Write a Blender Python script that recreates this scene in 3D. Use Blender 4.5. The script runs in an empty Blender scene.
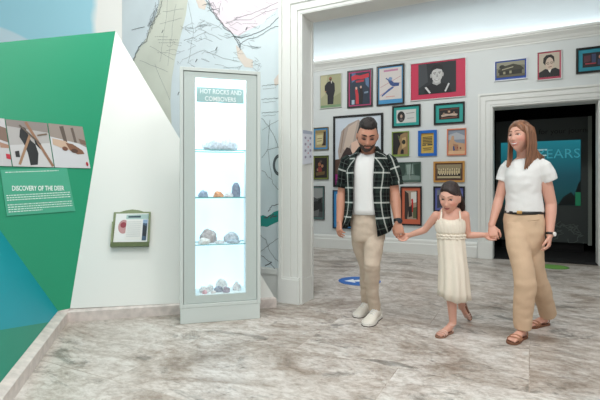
CASE_EMIT = 0.72
import bpy, bmesh, math, random
import numpy as np
from mathutils import Vector, Matrix, Euler, noise
C = bpy.context.scene.collection
F, HZ, CH = 450.0, 187.0, 1.16          # lens in pixels of a 600 px wide frame, horizon row, eye height
V = Vector
PI = math.pi

def lin(c):
    o = []
    for x in c[:3]:
        x /= 255.0
        o.append(x/12.92 if x <= 0.04045 else ((x+0.055)/1.055)**2.4)
    return (o[0], o[1], o[2], 1.0)

MATS = {}
def mat(name, rgb, rough=0.6, metal=0.0, emit=0.0, var=0.0, vscale=30.0, bump=0.0, bscale=60.0, spec=None, alpha=1.0, trans=0.0):
    if name in MATS: return MATS[name]
    m = bpy.data.materials.new(name); m.use_nodes = True
    nt = m.node_tree; b = nt.nodes['Principled BSDF']
    col = lin(rgb)
    b.inputs['Base Color'].default_value = col
    b.inputs['Roughness'].default_value = rough
    b.inputs['Metallic'].default_value = metal
    if spec is not None: b.inputs['Specular IOR Level'].default_value = spec
    if emit:
        b.inputs['Emission Color'].default_value = col
        b.inputs['Emission Strength'].default_value = emit
    if trans: b.inputs['Transmission Weight'].default_value = trans
    if var or bump:
        tc = nt.nodes.new('ShaderNodeTexCoord')
    if var:
        n = nt.nodes.new('ShaderNodeTexNoise'); n.inputs['Scale'].default_value = vscale; n.inputs['Detail'].default_value = 5
        nt.links.new(tc.outputs['Object'], n.inputs['Vector'])
        r = nt.nodes.new('ShaderNodeValToRGB')
        r.color_ramp.elements[0].position = 0.3; r.color_ramp.elements[1].position = 0.7
        r.color_ramp.elements[0].color = tuple(max(0, x*(1-var)) for x in col[:3])+(1,)
        r.color_ramp.elements[1].color = tuple(min(1, x*(1+var)) for x in col[:3])+(1,)
        nt.links.new(n.outputs['Fac'], r.inputs['Fac']); nt.links.new(r.outputs['Color'], b.inputs['Base Color'])
    if bump:
        n2 = nt.nodes.new('ShaderNodeTexNoise'); n2.inputs['Scale'].default_value = bscale; n2.inputs['Detail'].default_value = 4
        nt.links.new(tc.outputs['Object'], n2.inputs['Vector'])
        bp = nt.nodes.new('ShaderNodeBump'); bp.inputs['Strength'].default_value = bump; bp.inputs['Distance'].default_value = 0.01
        nt.links.new(n2.outputs['Fac'], bp.inputs['Height']); nt.links.new(bp.outputs['Normal'], b.inputs['Normal'])
    MATS[name] = m
    return m

def flat(rgb, rough=0.6):
    return mat('print_%02x%02x%02x_%d' % (tuple(int(x) for x in rgb)+(int(rough*10),)), rgb, rough)

# ---------------------------------------------------------------- objects
def thing(name, label, cat, loc=(0, 0, 0), group=None):
    o = bpy.data.objects.new(name, None); C.objects.link(o)
    o.empty_display_size = 0.1
    o.location = loc; o['label'] = label; o['category'] = cat
    if group: o['group'] = group
    return o

def tag(o, label=None, cat=None, group=None, kind=None):
    if label: o['label'] = label
    if cat: o['category'] = cat
    if group: o['group'] = group
    if kind: o['kind'] = kind
    return o

def root_loc(p):
    l = V((0, 0, 0))
    while p is not None:
        l += V(p.location); p = p.parent
    return l

def link_mesh(name, me, mats, parent=None, smooth=False, label=None, origin=None):
    """mesh given in world coordinates; becomes local to its parent's origin"""
    if not isinstance(mats, (list, tuple)): mats = [mats]
    o = bpy.data.objects.new(name, me); C.objects.link(o)
    if len(me.materials) == 0:
        for m in mats: me.materials.append(m)
    if parent is not None:
        me.transform(Matrix.Translation(-root_loc(parent))); o.parent = parent
    elif origin is not None:
        me.transform(Matrix.Translation(-V(origin))); o.location = origin
    if smooth:
        me.polygons.foreach_set('use_smooth', [True]*len(me.polygons))
    if label: o['label'] = label
    me.update()
    return o

def obj(name, bm, mats, parent=None, smooth=False, label=None, recalc=True, origin=None):
    if recalc: bmesh.ops.recalc_face_normals(bm, faces=bm.faces)
    me = bpy.data.meshes.new(name); bm.to_mesh(me); bm.free()
    return link_mesh(name, me, mats, parent, smooth, label, origin)

def struct(name, bm, mats, smooth=False, recalc=True):
    o = obj(name, bm, mats, None, smooth, recalc=recalc); o['kind'] = 'structure'
    return o

# ---------------------------------------------------------------- picture geometry
def P(x, y, d):
    return V(((x-300.0)/F*d, d, CH-(y-HZ)/F*d))
def hit(x, y, p0, n):
    r = V(((x-300.0)/F, 1.0, -(y-HZ)/F)); o = V((0, 0, CH))
    t = (V(p0)-o).dot(n)/r.dot(n)
    return o+r*t

class Plane:
    """vertical wall: origin on the floor, u along it, n out of it towards the viewer"""
    def __init__(s, p, deg):
        a = math.radians(deg)
        s.p = V((p[0], p[1], 0)); s.u = V((math.cos(a), math.sin(a), 0)); s.n = V((math.sin(a), -math.cos(a), 0)); s.w = V((0, 0, 1))
    def at(s, a, h, o=0.0): return s.p+s.u*a+s.w*h+s.n*o
    def px(s, x, y, o=0.0):
        q = hit(x, y, s.p+s.n*o, s.n)-s.p
        return q.dot(s.u), q.z
    def off(s, d):
        q = Plane((0, 0), 0); q.p = s.p+s.n*d; q.u = s.u; q.n = s.n; q.w = s.w
        return q
class Tilt(Plane):
    """any plane from three points (p origin, u from two points)"""
    def __init__(s, p, q, r):
        s.p = V(p); s.n = (V(q)-s.p).cross(V(r)-s.p).normalized()
        if s.n.dot(V((0, 0, CH))-s.p) < 0: s.n = -s.n
        s.u = V((0, 0, 1)).cross(s.n).normalized(); s.w = s.n.cross(s.u).normalized()
    def px(s, x, y, o=0.0):
        q = hit(x, y, s.p+s.n*o, s.n)-s.p
        return q.dot(s.u), q.dot(s.w)

# ---------------------------------------------------------------- mesh bits
def box(bm, pl, a0, a1, h0, h1, o0, o1, mi=0, bev=0.0):
    vs = [bm.verts.new(pl.at(a, h, o)) for o in (o0, o1) for h in (h0, h1) for a in (a0, a1)]
    fs = [(0, 1, 3, 2), (4, 6, 7, 5), (0, 4, 5, 1), (2, 3, 7, 6), (0, 2, 6, 4), (1, 5, 7, 3)]
    out = []
    for f in fs:
        g = bm.faces.new([vs[i] for i in f]); g.material_index = mi; out.append(g)
    if bev > 0:
        es = list({e for g in out for e in g.edges})
        bmesh.ops.bevel(bm, geom=es, offset=bev, segments=2, affect='EDGES', profile=0.5)
    return vs

def poly(bm, pl, pts, o=0.0, mi=0):
    """flat outline in wall coordinates (a, h)"""
    f = bm.faces.new([bm.verts.new(pl.at(a, h, o)) for a, h in pts]); f.material_index = mi
    f.normal_update()
    if f.normal.dot(pl.n) < 0: f.normal_flip()
    return f

def slab(bm, pl, pts, o0, o1, mi=0):
    """outline extruded from o0 (back) to o1 (front)"""
    b = [bm.verts.new(pl.at(a, h, o0)) for a, h in pts]; f = [bm.verts.new(pl.at(a, h, o1)) for a, h in pts]
    n = len(pts)
    g = bm.faces.new(f); g.material_index = mi
    g = bm.faces.new(b[::-1]); g.material_index = mi
    for i in range(n):
        g = bm.faces.new((f[i], b[i], b[(i+1) % n], f[(i+1) % n])); g.material_index = mi

def ribbon(bm, pl, pts, w, o=0.0, mi=0):
    pts = [V((p[0], p[1])) for p in pts]
    L, R = [], []
    for i, p in enumerate(pts):
        t = pts[min(i+1, len(pts)-1)]-pts[max(i-1, 0)]
        if t.length < 1e-9: t = V((1, 0))
        t.normalize(); q = V((-t.y, t.x))*w/2
        L.append(bm.verts.new(pl.at(p.x+q.x, p.y+q.y, o))); R.append(bm.verts.new(pl.at(p.x-q.x, p.y-q.y, o)))
    for i in range(len(pts)-1):
        f = bm.faces.new((L[i], R[i], R[i+1], L[i+1])); f.material_index = mi; f.normal_update()
        if f.normal.dot(pl.n) < 0: f.normal_flip()

def ell(cx, cy, rx, ry, n=20, rot=0.0):
    c, s = math.cos(rot), math.sin(rot)
    return [(cx+rx*math.cos(t)*c-ry*math.sin(t)*s, cy+rx*math.cos(t)*s+ry*math.sin(t)*c) for t in [2*PI*i/n for i in range(n)]]

def text_mesh(body, size, pl, a, h, o, m, parent, name='lettering', align='LEFT', sx=1.0, shear=0.0, spacing=1.0, extr=0.0008, bold=0.0, fit=None):
    cu = bpy.data.curves.new(name, 'FONT'); cu.body = body; cu.size = size; cu.align_x = align; cu.shear = shear
    cu.space_character = spacing; cu.extrude = extr; cu.offset = bold; cu.resolution_u = 3
    t = bpy.data.objects.new(name, cu); C.objects.link(t)
    dg = bpy.context.evaluated_depsgraph_get()
    me = bpy.data.meshes.new_from_object(t.evaluated_get(dg))
    bpy.data.objects.remove(t); bpy.data.curves.remove(cu)
    if fit:
        xs = [v.co.x for v in me.vertices]; sx = fit/(max(xs)-min(xs))
    M = Matrix((pl.u*sx, pl.w, pl.n)).transposed().to_4x4(); M.translation = pl.at(a, h, o)
    me.transform(M); me.materials.clear()
    return link_mesh(name, me, m, parent)

def tube(bm, pts, rad, side=V((1, 0, 0)), seg=14, cap=True, mi=0, capr=1.0):
    """lofted limb: rad is a number or (half width along side, half depth); round ends"""
    pts = [V(p) for p in pts]; n = len(pts)
    rad = [(r, r) if not isinstance(r, (tuple, list)) else r for r in rad]
    T = []
    for i in range(n):
        t = (pts[min(i+1, n-1)]-pts[max(i-1, 0)])
        T.append(t.normalized() if t.length > 1e-9 else V((0, 0, 1)))
    P_, R_, T_ = list(pts), list(rad), list(T)
    if cap:
        for end in (0, 1):
            i = 0 if end == 0 else n-1
            d = -T[i] if end == 0 else T[i]
            m = min(rad[i])*capr
            ex = [(pts[i]+d*m*math.sin(a), (rad[i][0]*math.cos(a), rad[i][1]*math.cos(a)), T[i]) for a in (0.5, 0.95, 1.3)]
            if end == 0:
                for e in ex: P_.insert(0, e[0]); R_.insert(0, e[1]); T_.insert(0, e[2])
            else:
                for e in ex: P_.append(e[0]); R_.append(e[1]); T_.append(e[2])
    rings = []
    for p, r, t in zip(P_, R_, T_):
        s = side-t*side.dot(t)
        if s.length < 1e-4: s = V((0, 1, 0))-t*t.y
        s.normalize(); q = t.cross(s)
        rings.append([bm.verts.new(p+s*r[0]*math.cos(2*PI*k/seg)+q*r[1]*math.sin(2*PI*k/seg)) for k in range(seg)])
    for i in range(len(rings)-1):
        for k in range(seg):
            f = bm.faces.new((rings[i][k], rings[i][(k+1) % seg], rings[i+1][(k+1) % seg], rings[i+1][k])); f.material_index = mi
    f = bm.faces.new(rings[0][::-1]); f.material_index = mi
    f = bm.faces.new(rings[-1]); f.material_index = mi

def ellipsoid(bm, c, r, M=None, seg=16, rng=10, mi=0):
    M3 = M if M is not None else Matrix.Identity(3)
    c = V(c); rows = []
    for j in range(1, rng):
        th = PI*j/rng
        rows.append([bm.verts.new(c+M3 @ V((r[0]*math.sin(th)*math.cos(2*PI*k/seg), r[1]*math.sin(th)*math.sin(2*PI*k/seg), r[2]*math.cos(th)))) for k in range(seg)])
    top = bm.verts.new(c+M3 @ V((0, 0, r[2]))); bot = bm.verts.new(c+M3 @ V((0, 0, -r[2])))
    for j in range(len(rows)-1):
        for k in range(seg):
            f = bm.faces.new((rows[j][k], rows[j+1][k], rows[j+1][(k+1) % seg], rows[j][(k+1) % seg])); f.material_index = mi
    for k in range(seg):
        f = bm.faces.new((top, rows[0][k], rows[0][(k+1) % seg])); f.material_index = mi
        f = bm.faces.new((bot, rows[-1][(k+1) % seg], rows[-1][k])); f.material_index = mi

def remesh(bm, voxel, smooth=3, fac=0.5, decim=None):
    bmesh.ops.recalc_face_normals(bm, faces=bm.faces)
    me = bpy.data.meshes.new('tmp'); bm.to_mesh(me); bm.free()
    o = bpy.data.objects.new('tmp', me); C.objects.link(o)
    r = o.modifiers.new('r', 'REMESH'); r.mode = 'VOXEL'; r.voxel_size = voxel
    if smooth:
        s = o.modifiers.new('s', 'SMOOTH'); s.iterations = smooth; s.factor = fac
    if decim:
        d = o.modifiers.new('d', 'DECIMATE'); d.ratio = decim
    dg = bpy.context.evaluated_depsgraph_get()
    out = bpy.data.meshes.new_from_object(o.evaluated_get(dg))
    bpy.data.objects.remove(o); bpy.data.meshes.remove(me)
    out.materials.clear()
    return out

def crease(me, amp, scale, seed=0.0, amp2=0.0, scale2=(30, 30, 30)):
    """cloth folds: move every vertex along its normal by stretched noise"""
    ns = [v.normal.copy() for v in me.vertices]
    for v, n in zip(me.vertices, ns):
        p = v.co
        q = V((p.x*scale[0]+seed, p.y*scale[1], p.z*scale[2]))
        d = amp*noise.noise(q)
        if amp2: d += amp2*noise.noise(V((p.x*scale2[0], p.y*scale2[1]+seed, p.z*scale2[2])))
        v.co = p+n*d
    me.update()

def loft(rings, uv0=(0, 0), closed=False):
    """sheet through rings of equal length with UVs in metres"""
    bm = bmesh.new(); uvl = bm.loops.layers.uv.new('UVMap')
    n = len(rings[0]); VV = [[bm.verts.new(p) for p in r] for r in rings]
    vs = [0.0]
    for i in range(1, len(rings)):
        vs.append(vs[-1]+sum((rings[i][k]-rings[i-1][k]).length for k in range(n))/n)
    us = []
    for r in rings:
        u = [0.0]
        for k in range(1, n+(1 if closed else 0)): u.append(u[-1]+(r[k % n]-r[k-1]).length)
        mid = u[-1]/2; us.append([x-mid for x in u])
    for i in range(len(rings)-1):
        for k in range(n if closed else n-1):
            k2 = (k+1) % n
            f = bm.faces.new((VV[i][k], VV[i][k2], VV[i+1][k2], VV[i+1][k]))
            for l, (a, b) in zip(f.loops, ((i, k), (i, k+1), (i+1, k+1), (i+1, k))):
                l[uvl].uv = (uv0[0]+us[a][b], uv0[1]-vs[a])
    return bm
# ================================================================ MATERIALS OF THE ROOM
def floor_mat():
    m = bpy.data.materials.new('marble'); m.use_nodes = True; nt = m.node_tree; N = nt.nodes; Lk = nt.links
    b = N['Principled BSDF']
    tc = N.new('ShaderNodeTexCoord'); mp = N.new('ShaderNodeMapping'); mp.inputs['Rotation'].default_value = (0, 0, math.radians(27))
    Lk.new(tc.outputs['Object'], mp.inputs['Vector'])
    br = N.new('ShaderNodeTexBrick'); br.inputs['Scale'].default_value = 1.0
    br.inputs['Brick Width'].default_value = 1.5; br.inputs['Row Height'].default_value = 0.95; br.inputs['Mortar Size'].default_value = 0.003
    br.inputs['Color1'].default_value = (0, 0, 0, 1); br.inputs['Color2'].default_value = (1, 1, 1, 1); br.inputs['Mortar'].default_value = (0.5, 0.5, 0.5, 1)
    br.offset = 0.5
    Lk.new(mp.outputs['Vector'], br.inputs['Vector'])
    # every slab gets its own piece of veining
    sep = N.new('ShaderNodeSeparateColor'); Lk.new(br.outputs['Color'], sep.inputs['Color'])
    mul = N.new('ShaderNodeMath'); mul.operation = 'MULTIPLY'; mul.inputs[1].default_value = 9.0; Lk.new(sep.outputs['Red'], mul.inputs[0])
    cmb = N.new('ShaderNodeCombineXYZ'); Lk.new(mul.outputs[0], cmb.inputs['Z'])
    add = N.new('ShaderNodeVectorMath'); add.operation = 'ADD'; Lk.new(mp.outputs['Vector'], add.inputs[0]); Lk.new(cmb.outputs['Vector'], add.inputs[1])
    def node(kind, **kw):
        n = N.new(kind)
        for k, v in kw.items(): n.inputs[k].default_value = v
        return n
    st = node('ShaderNodeMapping', Scale=(0.95, 1.5, 1), Rotation=(0, 0, math.radians(-30))); Lk.new(add.outputs['Vector'], st.inputs['Vector'])
    def ramp(src, *stops):
        r = N.new('ShaderNodeValToRGB'); e = r.color_ramp.elements
        e[0].position, e[0].color = stops[0][0], lin(stops[0][1]); e[1].position, e[1].color = stops[-1][0], lin(stops[-1][1])
        for p, c in stops[1:-1]: x = e.new(p); x.color = lin(c)
        Lk.new(src, r.inputs['Fac']); return r.outputs['Color']
    def noi(sc, det, ro, dist, w=0.0):
        n = node('ShaderNodeTexNoise', Scale=sc, Detail=det, Roughness=ro, Distortion=dist)
        if w:
            q = node('ShaderNodeVectorMath'); q.operation = 'ADD'; q.inputs[1].default_value = (w, w*1.7, w*.3); Lk.new(st.outputs['Vector'], q.inputs[0]); Lk.new(q.outputs['Vector'], n.inputs['Vector'])
        else: Lk.new(st.outputs['Vector'], n.inputs['Vector'])
        return n.outputs['Fac']
    def mixc(a, b_, fac, mode='MIX'):
        m_ = N.new('ShaderNodeMix'); m_.data_type = 'RGBA'; m_.blend_type = mode
        for q, k in ((fac, 'Factor'), (a, 'A'), (b_, 'B')):
            if isinstance(q, float): m_.inputs[k].default_value = q
            elif isinstance(q, tuple): m_.inputs[k].default_value = lin(q)
            else: Lk.new(q, m_.inputs[k])
        return m_.outputs['Result']
    base = ramp(noi(1.3, 11, .70, .8), (.31, (134, 121, 109)), (.42, (178, 168, 158)), (.51, (207, 200, 193)), (.66, (223, 219, 213)))
    # brown veins: the thin zero line of a noise
    v1 = noi(1.3, 7, .62, 1.4, 7.3)
    vn = N.new('ShaderNodeMath'); vn.operation = 'SUBTRACT'; Lk.new(v1, vn.inputs[0]); vn.inputs[1].default_value = .5
    va = N.new('ShaderNodeMath'); va.operation = 'ABSOLUTE'; Lk.new(vn.outputs[0], va.inputs[0])
    vein = ramp(va.outputs[0], (0.0, (130, 130, 130)), (.010, (90, 90, 90)), (.035, (0, 0, 0)))
    base = mixc(base, (138, 124, 110), vein)
    # rusty clouds and dark grey green smudges
    base = mixc(base, (168, 150, 136), ramp(noi(2.6, 10, .74, .8, 3.1), (.50, (0, 0, 0)), (.72, (190, 190, 190))))
    base = mixc(base, (112, 110, 103), ramp(noi(2.4, 10, .72, .9, 12.7), (.55, (0, 0, 0)), (.64, (215, 215, 215))))
    # fine grain
    m2out = mixc(base, ramp(noi(14, 7, .78, .3, 5.0), (.36, (176, 160, 146)), (.56, (255, 255, 255))), .6, 'MULTIPLY')
    # joints
    m3 = N.new('ShaderNodeMix'); m3.data_type = 'RGBA'; m3.blend_type = 'MULTIPLY'
    Lk.new(br.outputs['Fac'], m3.inputs['Factor']); Lk.new(m2out, m3.inputs['A']); m3.inputs['B'].default_value = lin((236, 231, 226))
    Lk.new(m3.outputs['Result'], b.inputs['Base Color'])
    b.inputs['Roughness'].default_value = 0.33; b.inputs['Specular IOR Level'].default_value = 0.25
    return m

def stone_mat():
    m = mat('skirting_stone', (214, 204, 198), 0.4, var=0.16, vscale=16)
    return m

M_white = mat('white_paint', (232, 233, 229), 0.55)
M_trim = mat('trim_paint', (232, 234, 230), 0.4)
M_far = mat('gallery_paint', (218, 223, 222), 0.6)
M_ceil = mat('ceiling_paint', (206, 214, 217), 0.8)
M_dark = mat('dark_gallery_paint', (14, 14, 15), 0.8)
M_stone = stone_mat()

# ================================================================ PLANES
PB = Plane((1.77, 7.97), -27)                    # picture wall of the back gallery
PM = Plane((0.018, 4.476), -27)                  # map wall with the wide opening; a = 0 at the opening's left edge
uB, nB = PB.u, PB.n

# floor
bm = bmesh.new(); bmesh.ops.create_grid(bm, x_segments=1, y_segments=1, size=9)
for v in bm.verts: v.co += V((0.5, 5.0, 0))
struct('floor', bm, floor_mat())

# ---------------------------------------------------------------- back gallery
aL, aR, hC = -4.4, 4.6, 4.0
dl, dt = PB.px(492.5, 180); dh = PB.px(492.5, 107)[1]; dr = PB.px(599.5, 180)[0]
bm = bmesh.new()
for a0, a1, h0, h1 in ((aL, dl, 0, hC), (dr, aR, 0, hC), (dl, dr, dh, hC)):
    box(bm, PB, a0, a1, h0, h1, -0.3, 0)
struct('wall_back', bm, M_far)
# cornice ledge that hides the strip lamp
hcT = 3.56
bm = bmesh.new()
prof = [(0, hcT-0.17), (0.012, hcT-0.17), (0.016, hcT-0.145), (0.03, hcT-0.135), (0.05, hcT-0.10), (0.085, hcT-0.07), (0.105, hcT-0.055), (0.105, hcT-0.04), (0.125, hcT-0.035), (0.125, hcT), (0.105, hcT), (0.105, hcT-0.03), (0.0, hcT-0.03)]
A = [bm.verts.new(PB.at(aL, h, o)) for o, h in prof]; B = [bm.verts.new(PB.at(aR, h, o)) for o, h in prof]
for i in range(len(prof)):
    j = (i+1) % len(prof); bm.faces.new((A[i], B[i], B[j], A[j]))
bm.faces.new(A[::-1]); bm.faces.new(B)
struct('trim_3', bm, M_trim)
# ceiling of the back gallery with a coved edge
bm = bmesh.new()
prof = [(0.0, hcT+0.06)]+[(0.42-0.42*math.cos(t), hcT+0.06+0.38*math.sin(t)) for t in [PI/2*i/10 for i in range(1, 11)]]+[(3.28, hC)]
A = [bm.verts.new(PB.at(aL, h, o)) for o, h in prof]; B = [bm.verts.new(PB.at(aR, h, o)) for o, h in prof]
for i in range(len(prof)-1): bm.faces.new((A[i], A[i+1], B[i+1], B[i]))
struct('ceiling_back', bm, M_ceil, smooth=True, recalc=False)
# skirting of the picture wall
bm = bmesh.new()
da = 0.235
for a0, a1 in ((aL, dl-da), (dr+da, aR)):
    prof = [(0, 0), (0.03, 0), (0.03, 0.17), (0.022, 0.185), (0.022, 0.225), (0.01, 0.25), (0, 0.255)]
    A = [bm.verts.new(PB.at(a0, h, o)) for o, h in prof]; B = [bm.verts.new(PB.at(a1, h, o)) for o, h in prof]
    for i in range(len(prof)-1): bm.faces.new((A[i], B[i], B[i+1], A[i+1]))
    bm.faces.new(A); bm.faces.new(B[::-1])
struct('baseboard_back', bm, M_trim)
# side walls of the back gallery
bm = bmesh.new(); box(bm, PB, aL-0.2, aL, 0, hC, -0.3, 3.25); struct('wall_back_left', bm, M_far)
bm = bmesh.new(); box(bm, PB, aR, aR+0.2, 0, hC, -0.3, 3.25); struct('wall_back_right', bm, M_far)

# architrave: stepped boards around an opening
def architrave(name, pl, a0, a1, h, w, m, plinth=0.22, sides=(True, True), d0=0.0):
    bm = bmesh.new()
    steps = [(0, 0.10, 0.034), (0.10, 0.14, 0.028), (0.14, 0.40, 0.040), (0.40, 0.47, 0.030), (0.47, 0.78, 0.046), (0.78, 0.86, 0.040), (0.86, 1.0, 0.062)]
    for s0, s1, dp in steps:
        if sides[0]: box(bm, pl, a0-w*s1, a0-w*s0, plinth, h+w*s1, d0, dp+d0)
        if sides[1]: box(bm, pl, a1+w*s0, a1+w*s1, plinth, h+w*s1, d0, dp+d0)
        box(bm, pl, a0-w*s0, a1+w*s0, h+w*s0, h+w*s1, d0, dp+d0)
    for k, a in ((0, a0), (1, a1)):
        if sides[k]:
            lo, hi = (a-w-0.008, a) if k == 0 else (a, a+w+0.008)
            box(bm, pl, lo, hi, 0, plinth, d0, 0.062+d0); box(bm, pl, lo, hi, plinth, plinth+0.02, d0, 0.052+d0)
    return struct(name, bm, m)
architrave('trim_2', PB, dl, dr, dh, 0.215, M_trim, 0.26)
# door lining of the dark gallery
bm = bmesh.new()
box(bm, PB, dl-0.02, dl+0.012, 0, dh, -0.32, 0.0); box(bm, PB, dr-0.012, dr+0.02, 0, dh, -0.32, 0.0); box(bm, PB, dl, dr, dh-0.012, dh+0.02, -0.32, 0.0)
struct('door_1', bm, M_trim)

# ---------------------------------------------------------------- map wall and the wide opening
oh, oR = 2.877, 3.3
mL = PM.px(122, 100)[0]
bm = bmesh.new(); hN = 4.4
for a0, a1, h0, h1 in ((mL, 0, 0, hN), (oR, 5.2, 0, hN), (0, oR, oh, hN)):
    box(bm, PM, a0, a1, h0, h1, -0.23, 0)
struct('wall_middle', bm, M_white)
architrave('trim_1', PM, 0, oR, oh, 0.232, M_trim, 0.24)
# panelled lining of the opening (jambs and soffit)
bm = bmesh.new()
for a0, a1 in ((-0.01, 0.008), (oR-0.008, oR+0.01)):
    box(bm, PM, a0, a1, 0, oh+0.0, -0.235, 0.03)
for o0, o1 in ((-0.235, -0.20), (-0.02, 0.03)):
    box(bm, PM, 0.008, 0.018, 0.0, oh-0.01, o0, o1); box(bm, PM, oR-0.018, oR-0.008, 0.0, oh-0.01, o0, o1)
box(bm, PM, -0.01, oR+0.01, oh-0.01, oh+0.012, -0.235, 0.03)
box(bm, PM, 0.008, 0.014, 0.0, 0.24, -0.20, -0.02)
struct('trim_4', bm, M_trim)

# painted wall to the left of the map
c0 = PM.at(mL, 0)
PL = Plane((c0.x, c0.y), 17)
def left_paint():
    m = bpy.data.materials.new('blue_mural_paint'); m.use_nodes = True; nt = m.node_tree; N = nt.nodes; Lk = nt.links; b = N['Principled BSDF']
    b.inputs['Roughness'].default_value = 0.5
    tc = N.new('ShaderNodeTexCoord'); sp = N.new('ShaderNodeSeparateXYZ'); Lk.new(tc.outputs['UV'], sp.inputs['Vector'])
    nz = N.new('ShaderNodeTexNoise'); nz.inputs['Scale'].default_value = 3.0; Lk.new(tc.outputs['UV'], nz.inputs['Vector'])
    def mth(op, a, bb, clamp=False):
        k = N.new('ShaderNodeMath'); k.operation = op; k.use_clamp = clamp
        for i, q in enumerate((a, bb)):
            if isinstance(q, (int, float)): k.inputs[i].default_value = q
            else: Lk.new(q, k.inputs[i])
        return k.outputs[0]
    # brushed edge of the blue wash, and a pale disc lower left of it
    e = mth('MULTIPLY', nz.outputs['Fac'], 0.12)
    s = mth('ADD', sp.outputs['X'], e)
    f = mth('MULTIPLY', mth('SUBTRACT', PAINT_EDGE, s), 14.0, True)
    dx = mth('SUBTRACT', sp.outputs['X'], PAINT_DISC[0]); dy = mth('SUBTRACT', sp.outputs['Y'], PAINT_DISC[1])
    r = mth('SQRT', mth('ADD', mth('MULTIPLY', dx, dx), mth('MULTIPLY', dy, dy)), 0)
    g = mth('MULTIPLY', mth('SUBTRACT', PAINT_DISC[2], r), 40.0, True)
    mx = N.new('ShaderNodeMix'); mx.data_type = 'RGBA'; mx.inputs['A'].default_value = lin((232, 232, 227)); mx.inputs['B'].default_value = lin((152, 205, 220)); Lk.new(f, mx.inputs['Factor'])
    m2 = N.new('ShaderNodeMix'); m2.data_type = 'RGBA'; Lk.new(mx.outputs['Result'], m2.inputs['A']); m2.inputs['B'].default_value = lin((190, 214, 224)); Lk.new(g, m2.inputs['Factor'])
    Lk.new(m2.outputs['Result'], b.inputs['Base Color'])
    return m
PAINT_EDGE = PL.px(97.5, 15)[0]+0.06
q0 = PL.px(0, 26); q1 = PL.px(40, 39)
PAINT_DISC = (q0[0]-0.35, q0[1]-1.25, ((0.35)**2+(1.25)**2)**0.5)
bm = bmesh.new(); uvl = bm.loops.layers.uv.new('UVMap')
box(bm, PL, -4.0, 0.0, 0, hN, -0.2, 0)
for f in bm.faces:
    for l in f.loops:
        d = l.vert.co-PL.p; l[uvl].uv = (d.dot(PL.u), d.z)
struct('wall_left', bm, left_paint())
# ceiling of the near hall
bm = bmesh.new()
pts = [PM.at(5.2, hN), PM.at(mL-0.3, hN), PL.at(-4.0, hN), V((-5.2, 0.0, hN)), V((5.2, 0.0, hN))]
bm.faces.new([bm.verts.new(p) for p in pts]); 
struct('ceiling', bm, M_ceil)

# ---------------------------------------------------------------- dark gallery behind the door
bm = bmesh.new()
x0, x1, dz = dl-1.2, dr+1.6, 3.3
box(bm, PB, x0, x1, 0, dz, -4.2, -4.0)
struct('wall_dark_back', bm, M_dark)
bm = bmesh.new(); box(bm, PB, x0-0.1, x0, 0, dz, -4.2, -0.3); struct('wall_dark_left', bm, M_dark)
bm = bmesh.new(); box(bm, PB, x1, x1+0.1, 0, dz, -4.2, -0.3); struct('wall_dark_right', bm, M_dark)
bm = bmesh.new(); box(bm, PB, x0, x1, dz, dz+0.1, -4.2, -0.3); struct('ceiling_dark', bm, M_dark)
bm = bmesh.new(); box(bm, PB, x0, x1, 0.0, 0.008, -4.0, -0.31); box(bm, PB, dl, dr, 0.0, 0.006, -0.31, -0.02)
struct('floor_dark', bm, mat('dark_carpet', (16, 16, 17), 0.9))
bm = bmesh.new()
box(bm, PB, x0, dl, 0, dz, -0.32, -0.301); box(bm, PB, dr, x1, 0, dz, -0.32, -0.301); box(bm, PB, dl, dr, dh, dz, -0.32, -0.301)
struct('wall_dark_front', bm, M_dark)

# exhibition screen standing in the dark gallery
PD = PB.off(-1.5)
sx0, sx1 = PD.px(496, 160)[0], PD.px(588, 160)[0]
st, sb = PD.px(560, 118)[1], PD.px(575, 243)[1]
t = thing('exhibition_screen', 'dark exhibition screen with a glowing teal panel behind the gallery doorway', 'display', PD.at((sx0+sx1)/2, 0.008))
bm = bmesh.new(); box(bm, PD, sx0, sx1, sb, st, -0.08, 0.0); obj('panel', bm, mat('slate_board', (72, 80, 78), 0.6), t)
bm = bmesh.new(); box(bm, PD, sx0+0.1, sx1-0.06, 0.008, sb, -0.1, -0.05); obj('plinth', bm, M_dark, t)
bm = bmesh.new(); box(bm, PD, sx1, sx1+0.055, sb-0.03, st, -0.08, 0.03); obj('edge_strip', bm, mat('strip_metal', (150, 158, 150), 0.4), t, label='pale upright edge strip')
g0, h1 = PD.px(501, 143); g1 = PD.px(580.5, 143)[0]; h0 = PD.px(560, 205)[1]
bm = bmesh.new(); box(bm, PD, g0, g1, h0, h1, 0.0, 0.02)
def teal_light():
    m = bpy.data.materials.new('teal_lightbox'); m.use_nodes = True; nt = m.node_tree; N = nt.nodes; b = N['Principled BSDF']
    b.inputs['Base Color'].default_value = lin((10, 40, 46))
    tc = N.new('ShaderNodeTexCoord'); sp = N.new('ShaderNodeSeparateXYZ'); nt.links.new(tc.outputs['Generated'], sp.inputs[0])
    r = N.new('ShaderNodeValToRGB'); e = r.color_ramp.elements
    e[0].position = 0.0; e[0].color = lin((8, 62, 62)); e[1].position = 1.0; e[1].color = lin((30, 128, 142))
    x = e.new(0.45); x.color = lin((12, 72, 84))
    nt.links.new(sp.outputs['Z'], r.inputs['Fac']); nt.links.new(r.outputs['Color'], b.inputs['Emission Color']); b.inputs['Emission Strength'].default_value = 0.6
    return m
scr = obj('screen', bm, teal_light(), t)
ya, yh = PD.px(583, 157.5)
text_mesh('YEARS', 0.235, PD, ya-0.04, yh, 0.022, mat('pale_teal_letters', (70, 165, 180), 0.5, emit=0.4), scr, 'title', 'RIGHT', spacing=1.05)
bm = bmesh.new(); rr = random.Random(5)
for k in range(9):
    a, h = PD.px(542, 150+k*5.5)
    box(bm, PD, a-0.25, a+0.16-rr.random()*0.12, h-0.012, h+0.012, 0.02, 0.022)
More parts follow.
